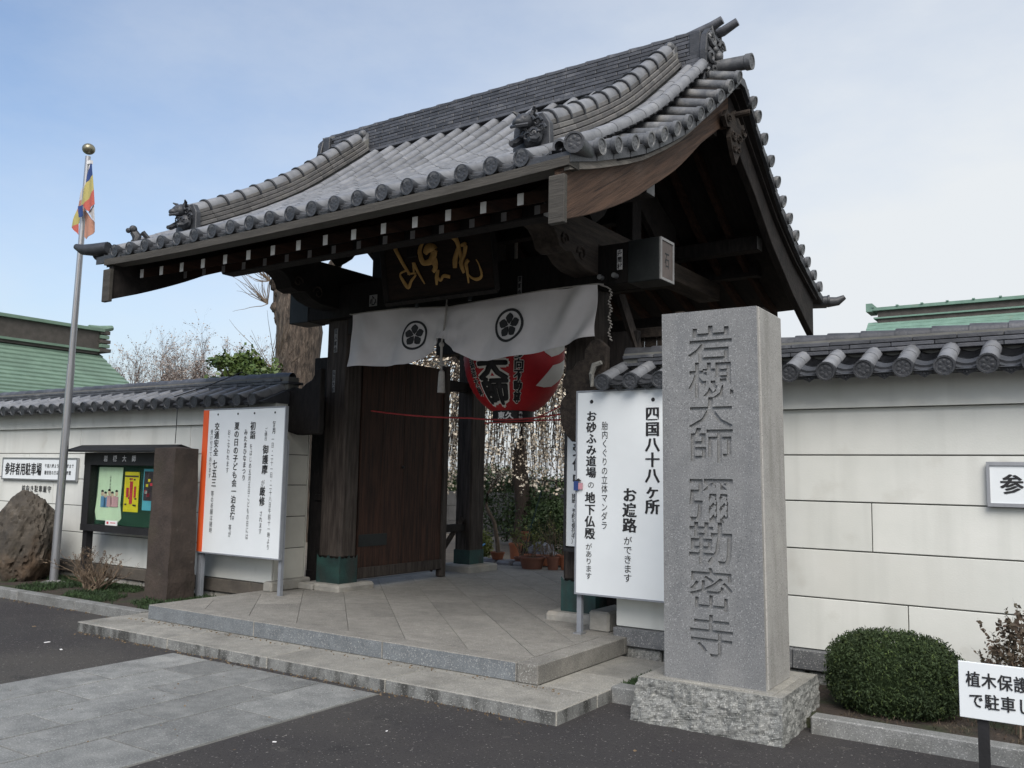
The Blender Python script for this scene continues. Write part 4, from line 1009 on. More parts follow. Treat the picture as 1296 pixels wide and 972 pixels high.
for (cx, cz, rx, rz, name) in ((-.291, 3.022, .17, .16, 'flower_crest'), (.924, 3.031, .188, .172, 'flower_crest')):
    q = MB(); N = 40; vs = []
    for R0 in (1.0, .84):
        for k in range(N): t = 2*PI*k/N; vs.append(on_cloth(cx+rx*R0*math.cos(t), cz+rz*R0*math.sin(t), 0))
    q.add(vs, [(k, (k+1) % N, N+(k+1) % N, N+k) for k in range(N)])
    for p in range(5):
        a = PI/2+2*PI*p/5; sub = []
        out = [(.06, 0), (.24, .17), (.48, .285), (.62, .20), (.76, 0), (.62, -.20), (.48, -.285), (.24, -.17)]
        pts = [(u*math.cos(a)-v*math.sin(a), u*math.sin(a)+v*math.cos(a)) for u, v in out]
        c0 = (.4*math.cos(a), .4*math.sin(a)); ring2 = [((px+c0[0])/2, (pz+c0[1])/2) for px, pz in pts]
        vs = [on_cloth(cx+rx*c0[0], cz+rz*c0[1], 0)]+[on_cloth(cx+rx*px, cz+rz*pz, 0) for px, pz in ring2]+[on_cloth(cx+rx*px, cz+rz*pz, 0) for px, pz in pts]
        n8 = len(pts); q.add(vs, [(0, 1+k, 1+(k+1) % n8) for k in range(n8)]+[(1+k, 1+(k+1) % n8, 1+n8+(k+1) % n8, 1+n8+k) for k in range(n8)])
    q.build(name, 'black', cur, fix=False)
q = MB(); q.tube([(-1.30, -.19, 3.345)]+[(x, -.2, z+.006) for x, z in TOPP]+[(1.95, -.17, 3.335)], .008, 5); q.build('top_cord', 'rope_white', cur)
q = MB(); q.tube([(.145, -.24, 3.36), (.148, -.27, 3.1), (.145, -.31, 2.90)], .008, 5); q.tube([(.155, -.24, 3.30), (.155, -.27, 3.1), (.152, -.31, 2.90)], .006, 5); q.build('gather_cord', 'rope_white', cur)
q = MB(); q.ball((.15, -.31, 2.88), .028, 6)
q.tube([(.15, -.31, 2.88), (.15, -.31, 2.7), (.155, -.31, 2.62)], .013, 6); q.ball((.155, -.31, 2.68), .03, 6)
q.tube([(.15, -.32, 2.69), (.06, -.33, 2.71), (.02, -.33, 2.68), (.06, -.33, 2.65), (.15, -.32, 2.68)], .009, 5)
q.tube([(.15, -.32, 2.69), (.24, -.33, 2.71), (.28, -.33, 2.68), (.24, -.33, 2.65), (.15, -.32, 2.68)], .009, 5); q.build('tie_knot', 'rope_white', cur, smooth=True)
q = MB(); q.lathe([(.014, 2.615), (.030, 2.60), (.034, 2.56), (.040, 2.41), (.042, 2.385), (.0, 2.385)], (.16, -.31, 0), 12); q.build('tassel', 'rope_white', cur, smooth=True)
# chain of white cord hanging at the right pillar
q = MB()
for k in range(16):
    z = 3.30-.030*k; q.tube([(2.0+.012*math.sin(k*1.3), -.12, z), (1.985+.012*math.sin(k*1.3), -.125, z-.02), (2.005+.012*math.sin(k*1.3+1), -.12, z-.04)], .008, 5)
q.tube([(1.90, -.14, 3.34), (1.96, -.12, 3.32), (2.0, -.12, 3.29)], .007, 5)
o = q.build('white_cord_chain', 'rope_white'); o.location = GO; o.rotation_euler = (0, 0, -A); tag(o, 'knotted white cord hanging beside the right end of the curtain', 'cord')

# ================================================================== LANTERN
ln = empty('paper_lantern', GO, -A, 'huge red paper lantern with black characters hanging inside the gate', 'lantern')
LC = (.05, 1.15, 2.99); LR, LZ = .59, .70
def lprof(t):  # t -1..1 bottom to top
    return (LR*math.sqrt(max(0, 1-(t*.93)**2.4 if t >= 0 else 1-(abs(t)*.93)**2.2)))
q = MB(); pr = []
NS = 44
for i in range(NS+1):
    t = -1+2*i/NS; r = lprof(t)*(1+.004*(1 if i % 2 else -1)); pr.append((r, LZ*t))
q.lathe(pr, LC, 48); q.build('lantern_body', 'red', ln, smooth=True)
r0 = lprof(-1)
q = MB(); q.lathe([(r0*.8, -LZ+.0), (r0+.012, -LZ+.02), (r0+.012, -LZ-.115), (r0*.9, -LZ-.115), (r0*.9, -LZ)], LC, 32); q.build('bottom_ring', 'iron', ln)
q = MB(); q.lathe([(r0*.8, LZ), (r0+.012, LZ-.02), (r0+.012, LZ+.115), (r0*.5, LZ+.115)], LC, 32); q.build('top_ring', 'iron', ln)
q = MB(); q.tube([(LC[0], LC[1], LC[2]+LZ+.1), (LC[0], LC[1], 4.95)], .02, 6); q.build('hanging_rope', 'rope_white', ln)
def on_lan(u, z, d):   # u: arc length from the front (-Y) direction
    t = (z-LC[2])/LZ; r = lprof(max(-1, min(1, t)))+.004+d; a = u/LR; return (LC[0]+r*math.sin(a), LC[1]-r*math.cos(a), z)
def subdiv_poly(mb, fn, name, mt, parent):
    me = mb.mesh(name, mt, fix=False); bm = bmesh.new(); bm.from_mesh(me)
    bmesh.ops.triangulate(bm, faces=bm.faces)
    for _ in range(2):
        es = [e for e in bm.edges if e.calc_length() > .05]
        if es: bmesh.ops.subdivide_edges(bm, edges=es, cuts=1); bmesh.ops.triangulate(bm, faces=bm.faces)
    for v in bm.verts: v.co = Vector(fn(v.co.x, v.co.z, v.co.y))
    bm.to_mesh(me); bm.free(); return place(name, me, parent)
fl0 = lambda u, v, k: (u, k, v)
def lan_text(txt, u, z, w, h, off, smear, d, mt, pitch, name):
    q = MB()
    for kk in range(8):
        a0 = 2*PI*kk/8; text_rows(q, txt, u+smear*math.cos(a0), z+smear*.7*math.sin(a0), w, h, off, lambda a, c, k: (a, d+kk*.0003, c), True, pitch); subdiv_poly(q, on_lan, name, mt, ln)
def halo(txt, u, z, w, h, pitch, grow, d, name):
    q = MB()
    for k in range(8):
        a = 2*PI*k/8; text_rows(q, txt, u+grow*math.cos(a), z+grow*math.sin(a), w, h, .012, lambda aa, c, kk: (aa, d+k*.0002, c), True, pitch)
    subdiv_poly(q, on_lan, name, 'lantern_white', ln)
UC = .085
halo('槻大師', UC, 3.02, .40, .29, .262, .038, .001, 'white_outline'); lan_text('槻大師', UC, 3.02, .40, .29, .012, .018, .004, 'black', .262, 'black_lettering')
halo('喜多向不動尊', UC+.325, 3.02, .115, .125, .118, .011, .001, 'white_outline'); lan_text('喜多向不動尊', UC+.325, 3.02, .115, .125, .012, .004, .004, 'black', .118, 'black_lettering')
halo('厄除弘法大師'.replace('厄', '家'), UC-.29, 3.0, .10, .10, .10, .009, .001, 'white_outline'); lan_text('家除弘法大師', UC-.29, 3.0, .10, .10, .012, .003, .004, 'black', .10, 'black_lettering')
# white emblem fields on the right side of the lantern
def patch(pts, d, name, mt):
    q = MB(); q.add([(u, d, z) for u, z in pts], [tuple(range(len(pts)))]); subdiv_poly(q, on_lan, name, mt, ln)
patch([(.58, 3.35), (.62, 3.05), (.72, 2.93), (.82, 2.89), (.95, 2.93), (1.15, 3.02), (1.3, 3.35)], .001, 'white_field', 'lantern_white')
patch([(1.15, 2.90), (1.0, 2.84), (.86, 2.80), (.76, 2.68), (.66, 2.56), (.80, 2.55), (.95, 2.57), (1.15, 2.68), (1.3, 2.82)], .001, 'white_field', 'lantern_white')
def on_ring(u, z, d): a = u/r0; r = r0+.014+d; return (LC[0]+r*math.sin(a), LC[1]-r*math.cos(a), z)
q = MB(); text_rows(q, '東久', .0, LC[2]-LZ-.05, .09, .085, .03, lambda a, c, k: (a, k, c), False, .095, .01); text_rows(q, '奉納', .22, LC[2]-LZ-.025, .045, .045, .012, lambda a, c, k: (a, k, c), True, .05); subdiv_poly(q, on_ring, 'ring_lettering', 'white_print', ln)

# red ropes
q = MB()
def sagline(a, c, sag, n=14): return [(a[0]+(c[0]-a[0])*k/n, a[1]+(c[1]-a[1])*k/n, a[2]+(c[2]-a[2])*k/n-sag*4*(k/n)*(1-k/n)) for k in range(n+1)]
q.tube(sagline((-1.52, .44, 2.30), (-.14, .58, 2.19), .02), .009, 5); q.tube(sagline((-.14, .58, 2.19), (1.47, .3, 2.22), .05), .009, 5); q.tube(sagline((.05, .6, 2.13), (1.47, .35, 2.13), -.005), .008, 5); q.tube(sagline((.62, .52, 2.13), (1.47, .2, 2.36), .03), .007, 5)
o = q.build('red_rope', 'rope_red'); o.location = GO; o.rotation_euler = (0, 0, -A); tag(o, 'thin red rope strung across the gateway under the lantern', 'rope')

# ================================================================== GRANITE MONUMENT
mo = empty('granite_monument', (-2.05, 5.7, 0), 0, 'tall pale granite pillar engraved with eight large characters', 'monument')
ox, oy = -2.05, 5.7
# rough base
def rough_block(b0, t0, z0, z1, amp, n=14, seed=0):
    bm = bmesh.new(); (a0, a1, c0, c1), (e0, e1, g0, g1) = b0, t0
    vs = [bm.verts.new(p) for p in ((a0, c0, z0), (a1, c0, z0), (a1, c1, z0), (a0, c1, z0), (e0, g0, z1), (e1, g0, z1), (e1, g1, z1), (e0, g1, z1))]
    fs = [bm.faces.new([vs[i] for i in f]) for f in ((0, 1, 5, 4), (1, 2, 6, 5), (2, 3, 7, 6), (3, 0, 4, 7), (4, 5, 6, 7))]
    bmesh.ops.subdivide_edges(bm, edges=bm.edges[:], cuts=n, use_grid_fill=True)
    bm.normal_update()
    for v in bm.verts:
        if v.co.z > z1-.012: continue
        edge = min(1, (z1-v.co.z)/.05)
        d = (fbm(v.co.x+seed, v.co.y, v.co.z, 9)*.7+fbm(v.co.x, v.co.y+seed, v.co.z, 28)*.4)*amp
        v.co += v.normal*d*edge
    return bm
bm = rough_block((-.52, .475, -.37, .52), (-.46, .47, -.34, .46), -.03, .275, .022, 34)
me = bpy.data.meshes.new('rough_base'); bm.to_mesh(me); bm.free(); me.materials.append(M['granite_rough']); me.materials.append(M['granite_step'])
for p in me.polygons: p.material_index = 1 if (p.normal.z > .9 and p.center.z > .26) else 0
place('rough_base', me, mo)
q = MB(); q.frustum((-.318, .357, -.26, .205), (-.345, .318, -.245, .235), .276, 2.665); sh = q.build('engraved_shaft', 'granite_shaft', mo, bevel=.009)
# engraved front face: constrained triangulation with the characters sunk in
from mathutils.geometry import delaunay_2d_cdt
CZ = [(2.437, .25), (2.20, .245), (1.985, .21), (1.775, .235), (1.425, .30), (1.146, .28), (.86, .28), (.57, .28)]
def edge_x(z, s): t = (z-.276)/2.389; return (-.318-.027*t+.007) if s < 0 else (.357-.039*t-.007)
yf = lambda z: -.26+.015*(z-.276)/2.389
sh.data.transform(Matrix.Translation((0, .030, 0)))
V2 = [Vector((edge_x(.276, -1), .276)), Vector((edge_x(.276, 1), .276)), Vector((edge_x(2.662, 1), 2.662)), Vector((edge_x(2.662, -1), 2.662))]
F2 = [[0, 1, 2, 3]]
for ch, (cz, hh) in zip('岩槻大師彌勒密寺', CZ):
    vs, fs = GL[(ch, 0 if ch in '寺密' else .012)]; o0 = len(V2)
    V2 += [Vector((.004+x*.315, cz+y*hh*1.02)) for x, y in vs]; 
    for f in fs:
        ar = sum(vs[f[k-1]][0]*vs[f[k]][1]-vs[f[k]][0]*vs[f[k-1]][1] for k in range(len(f)))
        if abs(ar) > 1e-9: F2.append([i+o0 for i in (f if ar > 0 else f[::-1])])
ov, oe, of, _, _, orf = delaunay_2d_cdt(V2, [], F2, 0, 1e-6)
DP = .018
n = len(ov); vs = [(p.x, yf(p.y), p.y) for p in ov]+[(p.x, yf(p.y)+DP, p.y) for p in ov]; fs = []; sunk = set()
for f, og in zip(of, orf):
    if not og: continue
    if len(og) > 1 or og[0] != 0: fs.append(tuple(i+n for i in f)); sunk |= {(f[i], f[(i+1) % len(f)]) for i in range(len(f))}
    else: fs.append(tuple(f))
walls = [(e[0], e[1], e[1]+n, e[0]+n) for e in sunk if (e[1], e[0]) not in sunk]
q = MB(); q.add(vs, fs+walls)
cs = [0, 1, 2, 3]
q.build('engraved_face', 'granite_face', mo, fix=False)
q = MB(); zz = (.276, 2.662)
q.add([(edge_x(z, s_), yf(z)+dy, z) for z in zz for s_ in (-1, 1) for dy in (0, .034)], [(0, 1, 5, 4), (2, 3, 7, 6), (4, 5, 7, 6)]); q.build('face_edge', 'granite_shaft', mo)
q = MB(); q.box(-.37, .41, -.305, .27, .270, .282); q.build('bedding_slab', 'granite_step', mo, bevel=.004)

# ================================================================== SIGNS
def board(root, x0, x1, y, z0, z1, face='white_board', frame='post', ft=.014, d=.03):
    q = MB(); q.box(x0, x1, y, y+d, z0, z1); q.build('board', face, root)
    q = MB()
    for (a, c, e, g) in ((x0-ft, x1+ft, z0-ft, z0), (x0-ft, x1+ft, z1, z1+ft), (x0-ft, x0, z0, z1), (x1, x1+ft, z0, z1)): q.box(a, c, y-.006, y+d+.004, e, g)
    q.build('board_frame', frame, root)
# left event sign
sL = empty('event_sign', (-8.015, 6.62, 0), 0, 'white sign with an orange left edge and many vertical text columns', 'sign')
W0, W1, Z0, Z1 = -.66, .70, .625, 2.255
board(sL, W0, W1, 0, Z0, Z1)
q = MB(); q.box(W0-.016, W0+.075, -.008, -.001, Z0-.0, Z1); q.build('orange_stripe', 'orange', sL)
for x in (W0+.02, W1-.02):
    q = MB(); q.box(x-.022, x+.022, .035, .075, .2 if x > 0 else .05, 1.9); q.build('sign_post', 'post', sL)
q = MB(); q.box(W0-.03, W0+.03, .02, .03, .1, .72); q.build('post_brace', 'post', sL)
SW, SH = W1-W0, Z1-Z0
def col(mb, fx, v0, v1, txt, w, off, smear=0, W0=W0, Z1=Z1, SW=SW, SH=SH, y=-.003):
    n = len(txt); p = (v1-v0)*SH/n; text_rows(mb, txt, W0+fx*SW, Z1-v0*SH-p/2, w, p*1.0, off, lambda a, c, k: (a, y-k, c), True, p, smear)
q = MB((sL, 'black'))
V = lambda py: (py-95)/795
for fx, (a, c), t, w_, off, sm in ((.17, (165, 355), '交通安全', .085, .012, .022), (.165, (375, 530), '七五三', .085, .012, .022), (.155, (548, 785), '等の祈願は随時', .05, 0, 0),
        (.105, (205, 480), '受け付けております', .045, 0, 0), (.425, (165, 610), '夏の日の子ども会一泊合宿', .085, .012, .02), (.40, (728, 800), '等が', .05, 0, 0),
        (.33, (205, 450), 'おこなわれます', .05, 0, 0), (.625, (165, 262), '初詣', .09, .012, .022), (.612, (285, 805), 'をはじめ五月五日こどもの日には', .045, 0, 0),
        (.54, (205, 490), 'みたまひなまつり', .06, .012, .01), (.79, (292, 452), '御護摩', .095, .012, .025), (.775, (480, 500), 'が', .06, 0, 0), (.775, (515, 622), '厳修', .09, .012, .022),
        (.77, (645, 770), 'されます', .05, 0, 0), (.785, (200, 272), 'ご縁日', .045, 0, 0), (.878, (165, 235), '毎月', .055, .012, .015), (.87, (248, 850), '一日・二十一日・二十八日午前十一時より', .045, 0, 0)):
    a, c = V(a), V(c)
    if t.startswith('夏'): c = V(705)
    if t == 'が': c = a+.045
    col(q, fx, a, c, t, w_, off, sm)
for fx in (.175, .43, .635, .882):
    q1 = MB(); q1.lathe([(.013, -.003), (.0005, -.0035)], (W0+fx*SW, 0, Z1-.032*SH), 10, 1); q1.build('bullet_dot', 'black', sL, fix=False)
q.build('small_lettering', 'black', sL, fix=False)['kind'] = 'stuff'
# right pilgrimage sign
sR = empty('pilgrimage_sign', (-3.1, 6.70, 0), 0, 'white sign with large vertical text partly behind the granite monument', 'sign')
W0r, W1r, Z0r, Z1r = -3.722+3.1, -2.36+3.1, .575, 2.29
board(sR, W0r, W1r, 0, Z0r, Z1r)
for x in (W0r+.012, W1r-.03):
    q = MB(); q.box(x-.022, x+.022, .035, .075, .2, 1.9); q.build('sign_post', 'post', sR)
q = MB(); q.box(W0r-.02, W0r+.06, -.01, .08, .225, .24); q.build('post_foot', 'alu', sR)
q = MB((sR, 'black')); SHr = Z1r-Z0r
def colr(x, a, c, t, w_, off, sm):
    a, c = (a-72)/672, (c-72)/672; n = len(t); p = (c-a)*SHr/n; text_rows(q, t, x+3.1, Z1r-a*SHr-p/2, w_, p, off, lambda u, v, k: (u, -.003-k, v), True, p, sm)
colr(-3.585, 135, 362, 'お砂ふみ道場', .10, .012, .028); colr(-3.585, 372, 398, 'の', .07, 0, 0); colr(-3.592, 408, 566, '地下仏殿', .10, .012, .028); colr(-3.60, 578, 698, 'があります', .065, 0, .004)
colr(-3.455, 172, 532, '胎内くぐりの立体マンダラ', .062, 0, .004); colr(-3.22, 390, 537, 'お遍路', .13, .012, .028); colr(-3.235, 548, 697, 'ができます', .08, 0, .006); colr(-3.015, 125, 475, '四国八十八ヶ所', .13, .012, .03)
for x in (-3.585, -3.01):
    q = MB(); q.lathe([(.017, -.003), (.0005, -.0035)], (x+3.1, 0, Z1r-.049*SHr), 12, 1); q.build('bullet_dot', 'black', sR, fix=False)
# prayer reception sign on the right pillar
sP = empty('prayer_sign', GO, -A, 'narrow white vertical board in a black frame beside the right gate pillar', 'sign')
SX = -.087
q = MB(); q.box(1.64+SX, 1.95+SX, -.13, -.10, .92, 2.22); q.build('board', 'white_board', sP)
q = MB(); q.box(1.615+SX, 1.64+SX, -.14, -.09, .87, 2.26); q.box(1.64+SX, 1.99+SX, -.14, -.09, .87, .905); q.box(1.64+SX, 1.99+SX, -.14, -.09, 2.225, 2.26); q.box(1.955+SX, 1.99+SX, -.14, -.09, .905, 2.225); q.build('board_frame', 'iron', sP)
q = MB((sP, 'black')); text_rows(q, '祈願受付中', 1.765+SX, 2.08, .13, .13, .012, lambda a, c, k: (a, -.134-k, c), True, .135, .02); text_rows(q, '随時（予約も受付中）', 1.72+SX, 1.38, .045, .05, .012, lambda a, c, k: (a, -.134-k, c), True, .046); q.build('small_lettering', 'black', sP, fix=False)['kind'] = 'stuff'
# small charm sticker on the right sign's edge
q = MB(); q.cur = 0; q.box(-3.745, -3.70, 6.68, 6.688, 1.44, 1.52); q.cur = 1; q.box(-3.699, -3.66, 6.68, 6.688, 1.45, 1.505); q.cur = 2; q.prism([(-3.735, 1.521), (-3.70, 1.545), (-3.67, 1.521)], 1, 6.68, 6.688)
tag(q.build('charm_sticker', ['flag_blue', 'poster_pink', 'iron']), 'tiny blue and pink sticker on the left edge of the pilgrimage sign', 'sticker')
# parking plates on the walls
pk = empty('parking_plate', (-12.6, 6.87, 1.53), 0, 'framed white parking plate on the left wall behind the flagpole', 'sign')
q = MB(); q.box(-1.05, .90, 0, .02, -.14, .145); q.build('plate', 'white_board', pk); q = MB()
for (a, c, e, g) in ((-1.07, .92, -.16, -.14), (-1.07, .92, .145, .165), (-1.07, -1.05, -.14, .145), (.90, .92, -.14, .145)): q.box(a, c, -.008, .022, e, g)
q.build('plate_frame', 'alu', pk)
q = MB((pk, 'black')); text_rows(q, '参拝者用駐車場', -.92, 0, .14, .19, .012, lambda a, c, k: (a, -.003-k, c), False, .145, .03); text_rows(q, '午前八時より午後五時まで', .125, .05, .054, .062, .012, lambda a, c, k: (a, -.003-k, c), False, .062); text_rows(q, '檀信徒の方以外の長時間', .125, -.045, .054, .062, .012, lambda a, c, k: (a, -.003-k, c), False, .062); q.build('small_lettering', 'black', pk, fix=False)['kind'] = 'stuff'
wn = empty('painted_notice', (0, 0, 0), 0, 'small black writing painted on the left wall above the boulder', 'writing')
q = MB((wn, 'black')); text_rows(q, '前向き駐車厳守', -13.08, 1.25, .10, .10, .012, lambda a, c, k: (a, 6.892-k, c), False, .115); text_rows(q, '願います', -13.0, 1.15, .08, .08, .012, lambda a, c, k: (a, 6.892-k, c), False, .1)
pk2 = empty('parking_plate', (.25, 6.86, 1.56), 0, 'framed white parking plate on the right wall at the picture edge', 'sign')
q = MB(); q.box(-.83, .95, 0, .02, -.13, .125); q.build('plate', 'white_board', pk2); q = MB()
for (a, c, e, g) in ((-.85, .97, -.155, -.13), (-.85, .97, .125, .15), (-.85, -.83, -.13, .125), (.95, .97, -.13, .125)): q.box(a, c, -.01, .022, e, g)
q.build('plate_frame', 'alu', pk2)
text_rows(MB((pk2, 'black')), '参拝者用駐車場', -.70, 0, .14, .14, .012, lambda a, c, k: (a, -.003-k, c), False, .15, .03)
# planting protection sign, lower right corner
ps = empty('planting_sign', (-.22, 5.0, 0), 0, 'low white sign on a black post in the right foreground', 'sign')
q = MB(); q.box(-.375, .40, 0, .018, .405, .675); q.build('plate', 'white_board', ps, bevel=.002)
q = MB(); q.box(-.30, -.25, .02, .05, 0, .62); q.build('post', 'iron', ps)
q = MB((ps, 'black')); text_rows(q, '植木保護のため前', -.31, .595, .066, .078, .012, lambda a, c, k: (a, -.003-k, c), False, .069, .012); text_rows(q, 'で駐車して下さい', -.30, .495, .066, .078, .012, lambda a, c, k: (a, -.003-k, c), False, .069, .012)

# notice board
nb = empty('notice_board', (-10.2, 6.6, 0), 0, 'black roofed glass notice case with a green back and posters', 'notice board')
for x in (-.75, .86):
    q = MB(); q.box(x-.045, x+.045, 0, .09, .05, 1.75); q.build('post', 'iron', nb)
q = MB(); q.box(-.80, .91, -.04, .09, 1.60, 1.76); q.build('header', 'iron', nb)
q = MB(); q.box(-.80, .91, -.04, .09, .755, .84); q.build('bottom_rail', 'iron', nb)
for (a, c) in ((-.80, -.66), (.79, .91)): q = MB(); q.box(a, c, -.035, .088, .84, 1.60); q.build('side_rail', 'iron', nb)
q = MB(); q.prism([(-.20, 1.765), (-.20, 1.785), (.03, 1.86), (.25, 1.80), (.25, 1.77)], 0, -1.0, 1.1); q.build('case_roof', 'iron', nb)
q = MB(); q.box(-.66, .79, .07, .08, .84, 1.60); q.build('backing', 'board_green', nb)
q = MB((nb, 'white_print')); text_rows(q, '岩槻大師', -.32, 1.685, .085, .085, .012, lambda a, c, k: (a, -.043-k, c), False, .20, .01)
q = MB(); q.box(-.66, .79, -.02, -.014, .84, 1.60); q.build('glass_pane', 'glass', nb)
po = MB(); N = 10
po.cur = 0
pts = [(-.60, 1.575), (-.08, 1.575), (-.10, 1.1), (-.06, .93), (-.13, .875), (-.35, .89), (-.60, .895), (-.64, 1.0), (-.61, 1.2)]
po.prism(pts, 1, .055, .062)
po.cur = 1
for cx, w1, mt1 in ((-.47, .10, 1), (-.40, .09, 1)): po.box(cx-w1/2, cx+w1/2, .050, .0535, 1.06, 1.20)
po.cur = 2
for cx in (-.33, -.25): po.box(cx-.05, cx+.05, .048, .0515, 1.07, 1.21)
po.box(-.2, -.14, .048, .0515, 1.07, 1.2)
po.cur = 3
for cx, cz in ((-.49, 1.235), (-.42, 1.215), (-.34, 1.25), (-.27, 1.22), (-.18, 1.24)): po.ball((cx, .05, cz), .033, 6, (1, .15, 1))
po.cur = 4
for cx, cz in ((-.49, 1.265), (-.42, 1.245), (-.34, 1.28), (-.27, 1.25), (-.18, 1.27)): po.ball((cx, .049, cz), .030, 6, (1, .12, .6))
text_rows(po, '心のふれあい', -.33, 1.45, .03, .04, .012, lambda a, c, k: (a, .05-k, c), True, .045)
o = po.build('green_poster', ['poster_green', 'poster_sky', 'poster_pink', 'skin_print', 'black'], None, fix=False); o.location = (-10.2, 6.6, 0); tag(o, 'pale green poster with drawn people, left inside the notice case', 'poster')
po = MB(); po.cur = 0; po.box(-.03, .27, .055, .062, 1.02, 1.52); po.cur = 1
for a, c, e, g in ((.09, .15, 1.12, 1.40), (.10, .14, 1.42, 1.44), (.02, .07, 1.2, 1.32), (.18, .22, 1.2, 1.34)): po.box(a, c, .050, .0535, e, g)
po.cur = 2
for k in range(9): a = random.uniform(-.01, .22); e = random.uniform(1.08, 1.45); po.box(a, a+.04, .051, .0525, e, e+.02)
po.box(-.02, .26, .05, .0535, 1.455, 1.475)
o = po.build('yellow_poster', ['poster_yellow', 'poster_red', 'poster_dark'], None, fix=False); o.location = (-10.2, 6.6, 0); tag(o, 'yellow poster with red blocks in the middle of the notice case', 'poster')
po = MB(); po.cur = 0; po.box(.36, .72, .055, .062, 1.05, 1.56); po.cur = 1; po.box(.38, .70, .050, .0535, 1.17, 1.53); po.cur = 2
for k in range(16): a = random.uniform(.39, .64); e = random.uniform(1.2, 1.48); po.box(a, a+.045, .0475, .0495, e, e+.035); po.cur = random.choice((2, 3, 4))
o = po.build('blue_poster', ['poster_blue', 'poster_dark', 'poster_red', 'poster_yellow', 'flag_white'], None, fix=False); o.location = (-10.2, 6.6, 0); tag(o, 'blue edged poster with a dark colourful picture in the notice case', 'poster')
q = MB(); q.cur = 0; q.box(-.26, -.01, -.03, -.022, .845, .905); q.cur = 1; q.box(-.23, -.19, -.032, -.031, .86, .89); q.box(-.15, -.04, -.032, -.031, .872, .882)
o = q.build('small_sticker', ['white_print', 'poster_red']); o.location = (-10.2, 6.6, 0); tag(o, 'small white sticker at the bottom of the notice case glass', 'sticker')

# brown stone pillar
bs = MB(); bs.frustum((-.20, .215, -.16, .20), (-.185, .195, -.14, .17), .03, 1.80); bs.add([(-.185, -.14, 1.80), (.195, -.14, 1.80), (.195, .17, 1.80), (-.185, .17, 1.80), (0, .01, 1.825)], [(0, 1, 4), (1, 2, 4), (2, 3, 4), (3, 0, 4)])
me = bs.mesh('brown_stone_pillar', 'brown_stone'); bm = bmesh.new(); bm.from_mesh(me); bmesh.ops.remove_doubles(bm, verts=bm.verts, dist=.001); bmesh.ops.subdivide_edges(bm, edges=bm.edges[:], cuts=12, use_grid_fill=True)
for v in bm.verts: v.co += Vector((fbm(v.co.x, v.co.y, v.co.z, 5), fbm(v.co.y, v.co.z, v.co.x, 5), 0))*.010
bm.to_mesh(me); bm.free(); o = place('stone_pillar', me); o.location = (-8.83, 6.36, 0); tag(o, 'weathered dark brown square stone pillar left of the steps', 'stone pillar')
q = MB(); q.tube([(-8.86, 6.37, 1.86), (-8.98, 6.46, 2.08), (-9.12, 6.56, 2.33)], .0045, 4); tag(q.build('cable', 'iron'), 'thin black cable from the wall eaves to the brown stone pillar', 'cable')
q = MB(); q.tube([(-9.2, 6.56, 2.43), (-8.95, 6.8, 2.56), (-8.65, 7.1, 2.76), (-8.6, 7.3, 2.70)], .006, 4); tag(q.build('cable', 'iron'), 'black cable lying over the tiled coping of the left wall', 'cable')

# boulder
bm = bmesh.new(); bmesh.ops.create_icosphere(bm, subdivisions=5, radius=1)
for v in bm.verts:
    p = v.co.copy(); d = 1+.15*fbm(p.x, p.y, p.z, 1.1)+.05*abs(fbm(p.x+5, p.y, p.z, 2.2))-.02*max(0, fbm(p.x, p.y+3, p.z, 7))
    cr = abs(fbm(p.x*1.2+9, p.y, p.z*.8, 1.7)); d -= .075*max(0, 1-cr*12); cr2 = abs(fbm(p.x*2+3, p.y, p.z*1.5+7, 2.4)); d -= .04*max(0, 1-cr2*14)
    x, y, z = p.x*d, p.y*d, p.z*d
    z = max(z, -.92)
    v.co = Vector((x*.50+z*.10, y*.36, (z+.80)*.655))
bmesh.ops.recalc_face_normals(bm, faces=bm.faces); me = bpy.data.meshes.new('boulder'); bm.to_mesh(me); bm.free(); me.materials.append(M['rock'])
o = place('boulder', me); o.location = (-11.84, 6.28, .04); tag(o, 'large cracked brown boulder standing by the left wall', 'rock')

# flagpole and flag
fp = empty('flagpole', (-11.12, 6.33, 0), 0, 'tall silver metal flagpole with a round brass ball on top', 'flagpole')
q = MB(); q.tube([(0, 0, .08), (.075, -.015, 2.9)], [.052, .047], 14); q.build('lower_pole', 'alu', fp, smooth=True)
q = MB(); q.tube([(.075, -.015, 2.9), (.15, -.03, 5.68)], [.041, .033], 14); q.build('upper_pole', 'alu', fp, smooth=True)
q = MB(); q.ball((.152, -.03, 5.78), .082, 14, (1, 1, .9)); q.build('finial_ball', 'ball', fp, smooth=True)
q = MB(); q.box(.17, .24, -.05, -.01, 5.56, 5.61); q.box(.20, .23, -.04, -.02, 5.46, 5.56); q.build('pulley', 'white_print', fp)
q = MB(); q.tube([(.215, -.03, 5.5), (.16, -.06, 4.2), (.10, -.07, 2.0), (.09, -.06, 1.2)], .004, 4); q.build('halyard', 'rope_white', fp)
q = MB(); q.lathe([(.16, 0), (.14, .05), (.06, .07)], (0, 0, .06), 14); q.build('concrete_foot', 'concrete', fp)
fg = empty('flag', (-10.97, 6.30, 0), 0, 'limp five coloured striped flag hanging from the flagpole', 'flag')
